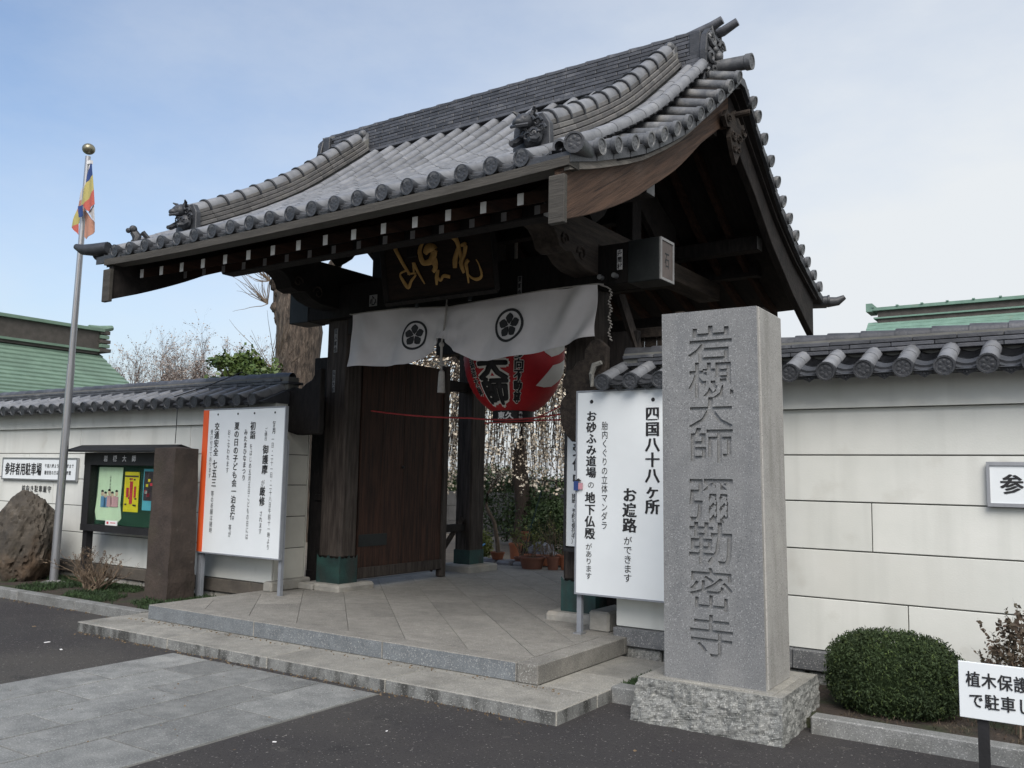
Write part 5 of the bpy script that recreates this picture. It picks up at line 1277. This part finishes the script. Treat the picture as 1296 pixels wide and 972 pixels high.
# folded flag: hanging sheets, each stripe its own piece with depth following the folds
FLAG = [('flag_blue', -.06, [(-10.887, 5.529), (-10.83, 5.524), (-10.791, 5.356), (-10.861, 5.314), (-10.933, 5.282), (-10.928, 5.4)]),
 ('flag_yellow', -.07, [(-10.791, 5.356), (-10.75, 5.155), (-10.857, 5.049), (-10.976, 4.98), (-11.029, 5.002), (-10.996, 5.146), (-10.933, 5.282), (-10.861, 5.314)]),
 ('flag_red', -.07, [(-10.75, 5.155), (-10.712, 4.952), (-10.794, 4.916), (-10.836, 4.877), (-10.875, 4.896), (-10.99, 4.983), (-10.857, 5.049)]),
 ('flag_white', -.05, [(-10.712, 4.952), (-10.672, 4.734), (-10.756, 4.788), (-10.836, 4.877), (-10.794, 4.916)]),
 ('flag_orange', -.02, [(-10.875, 4.896), (-10.836, 4.877), (-10.756, 4.788), (-10.672, 4.734), (-10.657, 4.607), (-10.758, 4.568), (-10.86, 4.536), (-10.898, 4.574), (-10.912, 4.802), (-10.974, 4.969)]),
 ('flag_white', .07, [(-10.994, 5.362), (-10.967, 5.141), (-11.073, 5.126), (-11.038, 5.253)]),
 ('flag_orange', .07, [(-11.073, 5.126), (-10.967, 5.141), (-10.975, 4.977), (-11.086, 4.953), (-11.122, 5.013)]),
 ('flag_yellow', .07, [(-11.122, 5.013), (-11.086, 4.953), (-10.975, 4.977), (-11.036, 4.821), (-11.069, 4.818), (-11.224, 4.791)]),
 ('flag_red', .07, [(-11.224, 4.791), (-11.069, 4.818), (-11.06, 4.791), (-11.051, 4.666), (-11.089, 4.7)]),
 ('flag_blue', -.085, [(-11.089, 4.975), (-10.976, 4.98), (-10.957, 4.826), (-11.056, 4.821)])]
for c, dy, pl in FLAG:
    q = MB(); q.prism([(x+10.97-1.745*(dy+.02), z) for x, z in pl], 1, 0, .004); me = q.mesh('flag_stripe', c)
    bm = bmesh.new(); bm.from_mesh(me); bmesh.ops.triangulate(bm, faces=bm.faces)
    for _ in range(2): bmesh.ops.subdivide_edges(bm, edges=[e for e in bm.edges if e.calc_length() > .03], cuts=1); bmesh.ops.triangulate(bm, faces=bm.faces)
    for v in bm.verts: v.co.y += dy+.008*math.sin(v.co.x*38+v.co.z*5)-.0*v.co.z
    bmesh.ops.recalc_face_normals(bm, faces=bm.faces); bm.to_mesh(me); bm.free(); place('flag_stripe', me, fg)

# ================================================================== PLANTS
def leaf_mesh(name, pts, size, mt, seed=0, quad=True, parent=None, aspect=.45, updir=0, stuff=True):
    rnd = random.Random(seed); vs = []; fs = []
    for p in pts:
        d = Vector((rnd.gauss(0, 1), rnd.gauss(0, 1), rnd.gauss(0, .8)+updir)).normalized(); a = d.cross(Vector((rnd.gauss(0, 1), rnd.gauss(0, 1), rnd.gauss(0, 1)))).normalized()
        s = size*rnd.uniform(.6, 1.3); o = len(vs); P = Vector(p)
        vs += [tuple(P-d*s*.5), tuple(P+a*s*aspect*.5+d*s*.05), tuple(P+d*s*.5), tuple(P-a*s*aspect*.5+d*s*.05)]; fs.append((o, o+1, o+2, o+3))
    me = bpy.data.meshes.new(name); me.from_pydata(vs, [], fs); me.materials.append(M[mt]); me.update(); o = place(name, me, parent)
    if stuff: o['kind'] = 'stuff'
    return o
def branchy(mb, p, d, L, r, depth, rnd, spread=.5, tips=None, gnarl=.15, kids=(2, 3), shrink=.72, droop=0, sides=4, upb=.08):
    p = Vector(p); d = Vector(d).normalized(); pts = [tuple(p)]; rs = [r]; n = 3
    for i in range(n):
        d = (d+Vector((rnd.gauss(0, gnarl), rnd.gauss(0, gnarl), rnd.gauss(0, gnarl)+upb-droop))).normalized(); p = p+d*L/n; pts.append(tuple(p)); rs.append(r*(1-.35*(i+1)/n))
    mb.tube(pts, rs, sides if r > .004 else 3, cap=False)
    if tips is not None and depth <= 2: tips += pts[1:]
    if depth <= 0: return
    for k in range(rnd.randint(*kids)):
        a = Vector((rnd.gauss(0, 1), rnd.gauss(0, 1), rnd.gauss(0, .7))).normalized(); nd = (d+a*spread).normalized()
        t = rnd.randint(1, n); branchy(mb, pts[t], nd, L*shrink*rnd.uniform(.75, 1.15), rs[t]*.7, depth-1, rnd, spread, tips, gnarl, kids, shrink, droop, sides, upb)

# clipped conifer hedge
rnd = random.Random(3); hc = Vector((-1.15, 6.40, .29)); pts = []; strays = []
sq = lambda t, e: math.copysign(abs(t)**e, t)
for i in range(52000):
    v = Vector((rnd.gauss(0, 1), rnd.gauss(0, 1), rnd.gauss(0, 1))).normalized(); r = (rnd.uniform(.80, 1.0) if rnd.random() < .8 else rnd.uniform(.97, 1.07))*(1+.035*fbm(v.x, v.y, v.z, 2.6)+.055*fbm(v.x+3, v.y, v.z, 9))
    if fbm(v.x*1.3+4, v.y, v.z, 5) < -.42 and rnd.random() < .6: continue
    p = (hc.x+sq(v.x, .85)*.415*r, hc.y+sq(v.y, .9)*.33*r, max(.05, hc.z+sq(v.z, .75)*.272*r))
    (strays if rnd.random() < .13 else pts).append(p)
hb = empty('clipped_shrub', (0, 0, 0), 0, 'dense clipped dark green flat topped shrub below the right wall', 'shrub')
leaf_mesh('foliage', pts, .026, 'hedge', 5, parent=hb, aspect=.3, updir=.7); leaf_mesh('fresh_tips', strays, .024, 'hedge_tip', 6, parent=hb, aspect=.3, updir=1)
bm = bmesh.new(); bmesh.ops.create_icosphere(bm, subdivisions=3, radius=1)
for v in bm.verts: v.co = Vector((hc.x+sq(v.co.x, .7)*.30, hc.y+sq(v.co.y, .7)*.22, hc.z+sq(v.co.z, .6)*.19))
me = bpy.data.meshes.new('inner_mass'); bm.to_mesh(me); bm.free(); me.materials.append(M['hedge']); place('inner_mass', me, hb)
q = MB()
for k in range(14): a = rnd.uniform(0, 6.28); q.tube([(hc.x+.1*math.cos(a), hc.y+.08*math.sin(a), .03), (hc.x+.33*math.cos(a), hc.y+.25*math.sin(a), .22)], .008, 4)
q.build('stems', 'twig', hb)
# bare bush by the left stone pillar
bu = empty('bare_bush', (-10.12, 6.22, .09), 0, 'small leafless twiggy bush between flagpole and brown stone pillar', 'bush')
bu.scale = (1.6, 1.3, 1.02)
q = MB(); rnd = random.Random(11); tips = []
for k in range(22):
    a = rnd.uniform(0, 2*PI); branchy(q, (rnd.uniform(-.1, .1), rnd.uniform(-.07, .07), 0), (math.cos(a)*.75, math.sin(a)*.45, 1.0), .25, .009, 4, rnd, .5, tips, .12, (2, 3), .62, 0, 4)
q.build('twigs', 'twig', bu, fix=False)
rnd2 = random.Random(4); leaf_mesh('buds', [t for t in tips if rnd2.random() < .30 and t[2] > .3], .022, 'twig', 3, parent=bu)
# sparse leafy shrub at the right edge
bu = empty('sparse_shrub', (-.42, 6.25, .05), 0, 'thin twiggy shrub with small brownish leaves at the right edge', 'shrub')
q = MB(); rnd = random.Random(21); tips = []
for k in range(9):
    a = rnd.uniform(0, 2*PI); branchy(q, (rnd.uniform(-.05, .1), rnd.uniform(-.1, .1), 0), (math.cos(a)*.35, math.sin(a)*.3, 1.2), .34, .007, 4, rnd, .45, tips, .12, (2, 3), .68, 0, 4)
q.build('twigs', 'twig', bu, fix=False); leaf_mesh('leaves', [t for t in tips if rnd.random() < .75], .035, 'leaf_brown', 8, parent=bu, aspect=.6)
# ground cover grass in beds
rnd = random.Random(9)
def grass(name, area, n, label, size=.05, mt='grass'):
    pts = []
    while len(pts) < n:
        x, y = rnd.uniform(area[0], area[1]), rnd.uniform(area[2], area[3])
        if fbm(x, y, 0, 1.8) > -.12: pts.append((x, y, area[4]+rnd.uniform(0, .035)))
    o = leaf_mesh(name, pts, size, mt, 2, aspect=.18, updir=1.6); tag(o, label, 'ground cover', kind='stuff')
grass('ground_cover', (-13.5, -7.85, 5.72, 6.75, .09), 15000, 'dark green dwarf grass along the kerb of the left planting strip')
grass('ground_cover', (-2.85, -2.52, 5.80, 6.3, .07), 1800, 'tuft of dwarf grass between the steps and the monument base')
grass('ground_cover', (-1.4, 1.0, 5.9, 6.8, .05), 1800, 'sparse low growth on the soil below the right wall', .035, 'leaf_brown')
# litter on the asphalt
for (x, y, s, l) in ((-7.45, 4.35, .02, 'white petal on the asphalt, second from the left'), (-7.85, 4.45, .025, 'pale scrap on the asphalt near the end of the low step'), (-4.0, 3.65, .012, 'tiny white pebble on the asphalt right of the granite path'), (-3.63, 4.2, .009, 'tiny pale chip on the asphalt in front of the step')):
    q = MB(); q.box(-s, s, -s*.5, s*.5, .001, .006); o = q.build('litter', 'white_print', None, bevel=.002); o.location = (x, y, 0); o.rotation_euler = (0, 0, x*3); tag(o, l, 'litter')

rnd = random.Random(77); pts = []
for k in range(700):
    t = rnd.random()
    if t < .45: x, y = rnd.uniform(-8.1, -2.9), 4.915-abs(rnd.gauss(0, .05))
    elif t < .7: x, y = rnd.uniform(-8.0, -2.95), rnd.uniform(5.3, 5.415)
    elif t < .85: x, y = rnd.uniform(-12, -8.2), 5.595-abs(rnd.gauss(0, .05))
    else: x, y = rnd.uniform(-9, 0), rnd.uniform(2, 4.9)
    pts.append((x, y, .094 if t >= .45 and t < .7 else .008))
lf = leaf_mesh('dead_leaf_litter', pts, .022, 'litter_leaf', 7, aspect=.5); tag(lf, 'small dry leaves and grit gathered along the step and kerb', 'leaf litter', kind='stuff')
# ================================================================== BEYOND THE GATE
# weeping plum in blossom
pt = empty('weeping_plum', (-9.6, 15.0, .02), 0, 'weeping plum tree covered in cream blossom seen through the gate', 'tree')
q = MB(); q.tube([(.0, 0, 0), (.05, 0, .9), (-.12, .05, 1.9), (-.05, .1, 2.9), (.1, .1, 3.6)], [.20, .17, .16, .13, .10], 10); q.build('trunk', 'bark_dark', pt, smooth=True)
rnd = random.Random(5); q = MB(); tips = []
bl = []; bl2 = []
for k in range(420):
    a = rnd.uniform(0, 2*PI); R = 3.1*math.sqrt(rnd.uniform(.01, 1)); x, y = R*math.cos(a), R*math.sin(a)
    top = 3.6+.9*math.cos(R/3.3*1.4)+rnd.uniform(-.2, .3); bot = .95+rnd.uniform(0, .9)+.25*R*.3+(.6 if x > 1.2 else 0)*0
    pts_ = []; n = 9
    for i in range(n+1):
        t = i/n; pts_.append((x*(.70+.34*t-.04*t*t)+.13*math.sin(t*4+k*1.7), y*(.70+.34*t-.04*t*t)+.12*math.cos(t*3.3+k), top+(bot-top)*(.35*t+.65*t*t)))
    q.tube(pts_, [.012*(1-.8*i/n)+.002 for i in range(n+1)], 3, cap=False)
    q.tube([(rnd.uniform(-.1, .1), 0, 3.3), (x*.5, y*.5, top+.15), (x*.86, y*.86, top)], [.03, .018, .012], 3, cap=False)
    for i in range(150 if k % 5 < 2 else 8):
        t = rnd.uniform(0, 1)**.8; j = min(n-1, int(t*n)); f = t*n-j; p0, p1 = pts_[j], pts_[j+1]; sg = .032 if k % 5 < 2 else .02
        (bl if rnd.random() < .84 else bl2).append((p0[0]+(p1[0]-p0[0])*f+rnd.gauss(0, sg), p0[1]+(p1[1]-p0[1])*f+rnd.gauss(0, sg), p0[2]+(p1[2]-p0[2])*f))
leaf_mesh('calyx', bl2, .05, 'twig', 16, parent=pt, aspect=.8)
q.build('branches', 'bark_dark', pt, fix=False); leaf_mesh('blossom', bl, .052, 'blossom', 6, parent=pt, aspect=.9)
# bonsai like curved potted tree
def pot(x, y, z, r, h, lab, mt='terracotta', grp='terracotta pots in the courtyard'):
    e = empty('plant_pot', (x, y, z), 0, lab, 'pot', grp); q = MB(); q.lathe([(.001, .0), (r*.72, 0), (r*.96, h*.86), (r*1.06, h*.87), (r*1.06, h), (r*.93, h), (r*.9, h*.88), (.001, h*.88)], n=20); q.build('pot_body', mt, e, smooth=True)
    q = MB(); q.lathe([(.001, h*.89), (r*.9, h*.885)], n=16); q.build('pot_soil', 'soil', e); return e
CRX, CRY = -7.62, 11.25
PT = [(-7.75, 11.95, .22, .105, .27, 'tall plain terracotta pot behind the crooked tree'), (-7.20, 11.30, .2, .125, .15, 'wide low brown pot at the left end of the front row', 'terracotta_dark'),
      (-6.83, 10.98, .2, .19, .20, 'largest wide brown pot in the middle of the front row', 'terracotta_dark'), (-6.52, 11.05, .2, .095, .22, 'round brown pot right of the widest pot', 'terracotta_dark'),
      (-6.37, 11.18, .2, .105, .23, 'orange brown pot right of the round brown pot'), (-7.75, 12.25, .50, .075, .16, 'small pale terracotta pot raised on a stand behind the rock'),
      (-6.75, 11.75, .22, .12, .16, 'half hidden terracotta pot behind the front row'), (-7.0, 11.6, .22, .13, .15, 'terracotta bowl standing behind the largest pot'), (-6.22, 11.35, .2, .1, .22, 'brown pot at the right end of the front row', 'terracotta_dark'),
      (-7.35, 11.75, .22, .11, .13, 'low terracotta dish left of the grey rock')]
pot(CRX, CRY, .29, .11, .11, 'shallow terracotta pot holding a crooked little tree')
ct = empty('crooked_tree', (CRX, CRY, .38), 0, 'small crooked tree with pale bent trunk in a shallow pot', 'tree')
q = MB(); q.tube([(0.02, 0, 0), (-.02, 0, .3), (-.12, 0, .75), (-.3, 0, 1.0), (-.38, 0, 1.15), (-.34, 0, 1.45), (-.15, 0, 1.75), (.1, 0, 1.95)], [.06, .055, .05, .05, .045, .035, .025, .012], 9); rnd = random.Random(2); ct.scale = (.62, .62, .62)
tp = []
for k in range(7): branchy(q, (-.34+.05*k, 0, 1.45+.07*k), (rnd.uniform(-1, 1), rnd.uniform(-.5, .5), .5), .25, .012, 3, rnd, .5, tp)
q.build('trunk', 'twig', ct, fix=False, smooth=True)
leaf_mesh('blossom', [t for t in tp if rnd.random() < .5], .035, 'blossom', 3, parent=ct, aspect=.9)
for a in PT: pot(*a)
rnd = random.Random(15)
for i, (x, y, z, h) in enumerate(((-7.20, 11.30, .32, .55), (-6.83, 10.98, .37, .45), (-6.52, 11.05, .40, .7), (-6.37, 11.18, .40, .25), (-6.75, 11.75, .36, .5), (-7.75, 11.95, .46, .3), (-7.0, 11.6, .34, .45))):
    e = empty('potted_shrub', (x, y, z), 0, ['thin twiggy plant in the wide low brown pot', 'twiggy plant in the largest wide brown pot', 'tall thin plant in the round brown pot', 'low leafy plant in the orange brown pot', 'bushy plant behind the front row of pots', 'small twiggy plant in the tall terracotta pot', 'twiggy plant in the terracotta bowl by the rock'][i], 'plant', 'plants in the courtyard pots')
    q = MB(); tips = []
    for k in range(7): branchy(q, (rnd.uniform(-.06, .06), 0, 0), (rnd.uniform(-.5, .5), rnd.uniform(-.4, .4), 1), h*.45, .006, 3, rnd, .45, tips, .12, (2, 3), .65)
    q.build('stems', 'twig', e, fix=False); leaf_mesh('leaves', [t for t in tips if rnd.random() < (.35 if i % 2 else .12)], .045, 'leaf_bright' if i in (3, 4) else 'leaf_yellow', i, parent=e, aspect=.4)
q = MB(); q.box(-.07, .07, -.07, .07, 0, .30); o = q.build('pot_stand', 'wood_v'); o.location = (-7.75, 12.25, .2); tag(o, 'short wooden stand under the raised terracotta pot', 'stand')
bm = bmesh.new(); bmesh.ops.create_icosphere(bm, subdivisions=4, radius=1)
for v in bm.verts:
    p = v.co; d = 1+.22*fbm(p.x, p.y, p.z, 1.4)+.05*fbm(p.x, p.y, p.z, 5); v.co = Vector((p.x*d*.42, p.y*d*.3, p.z*d*.38+.12))
me = bpy.data.meshes.new('garden_rock'); bm.to_mesh(me); bm.free(); me.materials.append(M['rock_grey']); o = place('garden_rock', me); o.scale = (.62, .62, .62); o.location = (-7.35, 12.15, .2); tag(o, 'pale grey garden rock among the pots beyond the gate', 'rock')
# stone edging under the pots
ed = empty('stone_edging', (-7.75, 11.25, .2), 0, 'low row of edging stones beneath the crooked tree', 'edging')
for k in range(4):
    q = MB(); q.box(-.42+.30*k, -.14+.30*k, -.14, .2, -.05, .09); q.build('edging_stone', 'rock_grey', ed, bevel=.03)
# blue hose, green mat, green poles
q = MB(); q.tube([(-7.62, 10.3, .24), (-7.72, 10.5, .36), (-7.75, 10.75, .42), (-7.85, 11.0, .44), (-7.9, 11.3, .50)], .014, 6); tag(q.build('blue_hose', 'blue_hose'), 'short bent bright blue hose by the rear pillar', 'hose')
q = MB(); q.box(-6.30, -5.9, 11.0, 11.35, .206, .222); tag(q.build('green_mat', 'green_mat'), 'bright green doormat at the right end of the pot row', 'mat')
q = MB(); q.tube([(-7.3, 11.4, .25), (-7.0, 11.5, 1.35)], .010, 5); tag(q.build('garden_stake', 'verdigris'), 'green plastic garden stake leaning among the pots', 'stake')
# hedge mounds
def mound(x, y, z, rx, ry, rz, n, mt, lab, size=.07, seed=1):
    rnd = random.Random(seed); pts = []
    for i in range(n):
        v = Vector((rnd.gauss(0, 1), rnd.gauss(0, 1), rnd.gauss(0, 1))).normalized(); r = rnd.uniform(.5, 1.0)*(1+.3*fbm(v.x+seed, v.y, v.z, 2))
        pts.append((v.x*rx*r, v.y*ry*r, max(.02, rz+v.z*rz*r)))
    e = empty('garden_shrub', (x, y, z), 0, lab, 'shrub'); leaf_mesh('foliage', pts, size, mt, seed, parent=e, aspect=.45)
    q = MB(); q.tube([(0, 0, 0), (0, 0, rz)], .03, 5); q.build('stem', 'bark_dark', e)
mound(-8.45, 11.85, .1, .30, .28, .30, 2600, 'leaf_yellow', 'rounded yellow green shrub left of the crooked tree', .05, 3)
mound(-9.3, 15.2, .1, .9, .5, .62, 3500, 'leaf', 'dark shrub under the plum tree left of its trunk', .08, 4)
mound(-8.6, 14.6, .1, .7, .5, .50, 3200, 'leaf', 'dark shrub behind the raised pot', .08, 5)
mound(-7.0, 13.4, .1, .4, .35, .34, 1600, 'leaf_yellow', 'yellowish shrub behind the right hand pots', .07, 6)
mound(-11.0, 16.6, .1, 1.2, .5, .8, 4500, 'leaf', 'dark shrub in front of the block wall', .08, 7)
mound(-7.0, 15.0, .1, .9, .6, .9, 4500, 'leaf', 'dark evergreen shrub at the right behind the pots', .08, 8)
# block wall behind the garden
gw = empty('block_wall', (-9, 18.6, 0), 0, 'low grey block wall at the back of the courtyard garden', 'wall')
for r in range(3):
    for k in range(20):
        q = MB(); q.box(-8+.8*k+(.4 if r % 2 else 0)+.004, -7.2+.8*k+(.4 if r % 2 else 0)-.004, 0, .15, .0+.38*r+.004, .38*(r+1)-.004); q.build('block', 'concrete_dark', gw)
# neighbouring grey building seen through the blossom
mound(-10.2, 20.5, .1, 2.2, .8, .95, 11000, 'leaf', 'tall dark evergreen hedge behind the weeping plum', .13, 17)
mound(-14.6, 20.8, .1, 2.6, .8, .9, 10000, 'leaf', 'dark evergreen hedge left behind the weeping plum', .13, 18)
# iron fence
fe = empty('iron_fence', (-8.3, 17.2, 0), 0, 'dark iron fence behind the garden shrubs', 'fence')
for k in range(17): q = MB(); q.box(-2.4+.3*k-.012, -2.4+.3*k+.012, -.012, .012, 0, 1.5); q.build('fence_bar', 'iron', fe)
for z in (.5, 1.0, 1.45): q = MB(); q.box(-2.4, 2.4, .013, .035, z, z+.03); q.build('fence_rail', 'iron', fe)

# ================================================================== BEYOND THE WALLS
# left hall with green copper roof
hl = empty('temple_hall', (-22, 6, 0), 0, 'hall with a pale green stepped copper roof beyond the left wall', 'hall')
q = MB(); NR = 26; prof = []
for i in range(NR+1):
    t = i/NR; prof.append((t*5.2, 4.62-3.1*(t**.80)*.95+.0))
    # concave curve
prof = [(t*5.4, 4.62-(.80*t*5.4-.045*(t*5.4)**2)*.82) for t in [i/NR for i in range(NR+1)]]
Yn, Yf = -16., 7.3
for i in range(NR):
    (x0, z0), (x1, z1) = prof[i], prof[i+1]
    def ye(x): return Yf+.0-.0*x
    q.add([(x0, Yn, z0), (x0, ye(x0), z0), (x1+.015, ye(x1), z1+.035), (x1+.015, Yn, z1+.035), (x1+.015, ye(x1), z1-.005), (x1+.015, Yn, z1-.005), (x1, ye(x1), z1-.005), (x1, Yn, z1-.005)], [(0, 1, 2, 3), (3, 2, 4, 5), (5, 4, 6, 7)])
q.build('roof_slope', 'copper_green', hl, fix=False)
q = MB(); q.prism([(0, 4.6)]+[(-x, z) for x, z in prof]+[(-5.4, 1.5), (5.4, 1.5)]+[(x, z-.02) for x, z in prof[::-1]], 1, Yn, Yf-.05); q.build('roof_body', 'copper_green', hl)
q = MB(); q.box(-.25, .25, Yn, Yf-.15, 4.55, 5.16); q.build('ridge_box', 'copper_dark', hl)
q = MB(); q.box(-.33, .33, Yn, Yf-.05, 5.16, 5.24); q.box(-.30, .30, Yn, Yf-.1, 4.62, 4.68); q.build('ridge_cap', 'copper_green', hl)
q = MB(); q.tube([(0, Yf-.3, 5.22), (0, Yf+.0, 5.25), (0, Yf+.35, 5.35)], [.12, .11, .07], 8); q.build('ridge_horn', 'copper_green', hl, smooth=True)
for k in range(5):
    q = MB(); q.box(-.30-.02*k, .30+.02*k, Yf-.15, Yf+.12-.0*k-.03*(k % 2), 5.10-.12*k, 5.19-.12*k); q.build('end_moulding', 'copper_green' if k % 2 else 'copper_dark', hl)
q = MB(); q.box(-4.6, 4.6, Yn, Yf-.9, 0, 1.7); q.build('hall_wall', 'plaster_side', hl)
# right hall
hr = empty('temple_hall', (.5, 25, .43), 0, 'hall with a verdigris copper roof beyond the right wall', 'hall')
q = MB(); n = 24
for i in range(n):
    y0, y1 = -.2-i*.16, -.2-(i+1)*.16; z0, z1 = 5.42-i*.12, 5.42-(i+1)*.12
    q.add([(-5.35, y0, z0), (9, y0, z0), (9, y1, z1+.02), (-5.35, y1, z1+.02), (9, y1, z1), (-5.35, y1, z1)], [(0, 1, 2, 3), (3, 2, 4, 5)])
q.build('roof_slope', 'copper_green2', hr, fix=False)
q = MB(); q.prism([(-.2, 5.40), (-4.04, 2.5), (-4.04, 2.3), (4.04, 2.3), (.2, 5.40)], 0, -5.33, 9); q.build('roof_body', 'copper_green2', hr)
q = MB(); q.box(-5.1, 9, -.25, .25, 5.38, 5.72); q.build('ridge_box', 'copper_dark', hr)
q = MB(); q.box(-5.25, 9, -.33, .33, 5.72, 5.80); q.box(-5.2, 9, -.30, .30, 5.50, 5.54); q.box(-5.38, -5.22, -.34, .34, 5.70, 5.92); q.build('ridge_cap', 'copper_green2', hr)
for k in range(24): q = MB(); q.box(-5.2+.6*k-.03, -5.2+.6*k+.03, -.36, .36, 5.80, 5.83); q.build('ridge_seam', 'copper_green2', hr)
q = MB(); q.box(-4.6, 8.2, -3.2, 3.2, 0, 2.4); q.build('hall_wall', 'plaster_side', hr)

# bare cherry trees
def bare(x, y, z, s, seed, lab, bud=.25, tgroup=None, trunk_r=.14):
    e = empty('bare_cherry_tree', (x, y, 0), 0, lab, 'tree', tgroup); rnd = random.Random(seed); q = MB(); tips = []
    q.tube([(0, 0, 0), (.05, 0, s*.25), (0, .05, s*.42)], [trunk_r, trunk_r*.85, trunk_r*.7], 8)
    for k in range(13):
        a = 2*PI*k/9+rnd.uniform(-.3, .3); branchy(q, (0, 0, s*(.30+.012*k)), (math.cos(a), math.sin(a), rnd.uniform(.5, 1.6)), s*.25, trunk_r*.42, 6, rnd, .6, tips, .13, (2, 4), .74, 0, 3, .05)
    q.build('branches', 'twig_grey', e, fix=False)
    leaf_mesh('buds', [t for t in tips if rnd.random() < bud], .055, 'blossom_pale', seed, parent=e, aspect=.7)
bare(-26.3, 18.0, 0, 6.2, 31, 'bare budding cherry tree beyond the left wall, nearer the green roof')
bare(-24.6, 19.5, 0, 6.0, 37, 'bare budding cherry tree beyond the left wall, nearer the evergreen')
# evergreen clump
ev = empty('evergreen_tree', (-14.6, 12, 0), 0, 'leafy evergreen tree rising above the left wall beside the big trunk', 'tree')
rnd = random.Random(8); pts = []; q = MB()
for k in range(34):
    a = rnd.uniform(0, 2*PI); R = rnd.uniform(.1, 1.05); cx, cyy = R*math.cos(a)*1.1, R*math.sin(a)*.7; cz = 3.25+.72*(1-(cx/1.25)**2)*rnd.uniform(.3, 1); rr = rnd.uniform(.13, .26)
    q.tube([(0, 0, 2.4), (cx*.5, cyy*.5, (2.4+cz)/2+.2), (cx, cyy, cz)], [.03, .02, .01], 4, cap=False)
    for i in range(75):
        v = Vector((rnd.gauss(0, 1), rnd.gauss(0, 1), rnd.gauss(0, .7))).normalized()*rr*rnd.uniform(.3, 1.1); pts.append((cx+v.x, cyy+v.y, cz+v.z))
q.tube([(0, 0, 0), (0, 0, 2.5)], .09, 8); q.build('trunk', 'bark_dark', ev, fix=False); leaf_mesh('crown', pts, .13, 'leaf_bright', 9, parent=ev, aspect=.55)
# pollarded big trunk
bt = empty('pollarded_tree', (-15.2, 14, 0), 0, 'massive pollarded trunk with thin shoots behind the left wall', 'tree')
q = MB(); q.tube([(.05, 0, 0), (.02, 0, 2), (0, 0, 3.6), (.05, 0, 4.8), (.02, 0, 5.4), (-.12, 0, 6.1), (-.2, 0, 6.9), (-.1, 0, 7.6)], [.62, .5, .48, .50, .48, .40, .34, .2], 16)
q.tube([(-.2, 0, 4.75), (-.52, 0, 5.05), (-.62, 0, 5.4), (-.66, 0, 5.9)], [.2, .17, .15, .13], 9); q.tube([(.2, 0, 5.2), (.7, .1, 5.8), (1.2, .1, 6.5)], [.25, .2, .14], 9)
for (x, z, r) in ((-.66, 5.42, .15), (-.66, 5.95, .19), (-.45, 4.0, .10), (-.5, 5.1, .16), (-.6, 5.75, .15), (.4, 5.0, .14)): q.ball((x, -.05, z), r, 7)
me = q.mesh('trunk', 'bark', smooth=True)
for v in me.vertices:
    d = fbm(v.co.x, v.co.y, v.co.z, 3)*.05+fbm(v.co.x, v.co.y, v.co.z, 9)*.03; v.co.x += d; v.co.y += d
place('trunk', me, bt)
q = MB(); rnd = random.Random(12)
for k in range(110):
    b0 = rnd.choice(((-.66, 6.0, -1), (-.7, 5.45, -1), (-.2, 6.6, 0), (-.45, 3.95, -1), (-.3, 3.95, 1), (-.5, 6.1, 0))); n = 6; x, z = b0[0], b0[1]; dx = b0[2]*rnd.uniform(.3, 1)+rnd.uniform(-.4, .4); dz = rnd.uniform(-.1, 1.0); y = -.3; dy = rnd.uniform(-.5, .2); P = [(x, y, z)]
    Ls = rnd.uniform(.5, 1.5)
    for i in range(n): dx += rnd.gauss(0, .12); dz += rnd.gauss(.06, .12); l = math.hypot(dx, dz)+.01; x += dx/l*Ls/n; z += dz/l*Ls/n; y += dy*Ls/n; P.append((x, y, z))
    q.tube(P, [.012*(1-.75*i/n) for i in range(n+1)], 3, cap=False)
q.build('shoots', 'twig', bt, fix=False)
# ivy at the trunk foot over the wall
rnd = random.Random(13); pts = [(rnd.gauss(-.3, .22), -.45+rnd.gauss(0, .08), 3.55+rnd.uniform(-.9, .35)) for k in range(900)]
leaf_mesh('ivy', pts, .12, 'leaf_bright', 10, parent=bt, aspect=.6)
# pine twig at the upper right
pn = empty('pine_tree', (.6, 9.4, 0), 0, 'pine whose branch tip enters the picture above the right wall', 'tree')
q = MB(); q.tube([(0, 0, 0), (.05, 0, 2), (.1, 0, 3.6)], [.12, .1, .07], 8); tipsn = []
rnd = random.Random(14)
for zz in (2.9, 3.12, 3.3):
    q.tube([(.05, 0, zz), (-.5, -.15, zz+.05), (-.98, -.3, zz+.02)], [.04, .025, .012], 5)
    for k in range(150): t = rnd.uniform(.45, 1); tipsn.append((.05-1.0*t+rnd.gauss(0, .05), -.3*t+rnd.gauss(0, .08), zz+.04+rnd.gauss(0, .045)))
q.build('trunk', 'bark_dark', pn, smooth=True); leaf_mesh('needles', tipsn, .09, 'leaf', 4, parent=pn, aspect=.12)

for m in bpy.data.materials:
    m.use_backface_culling = False
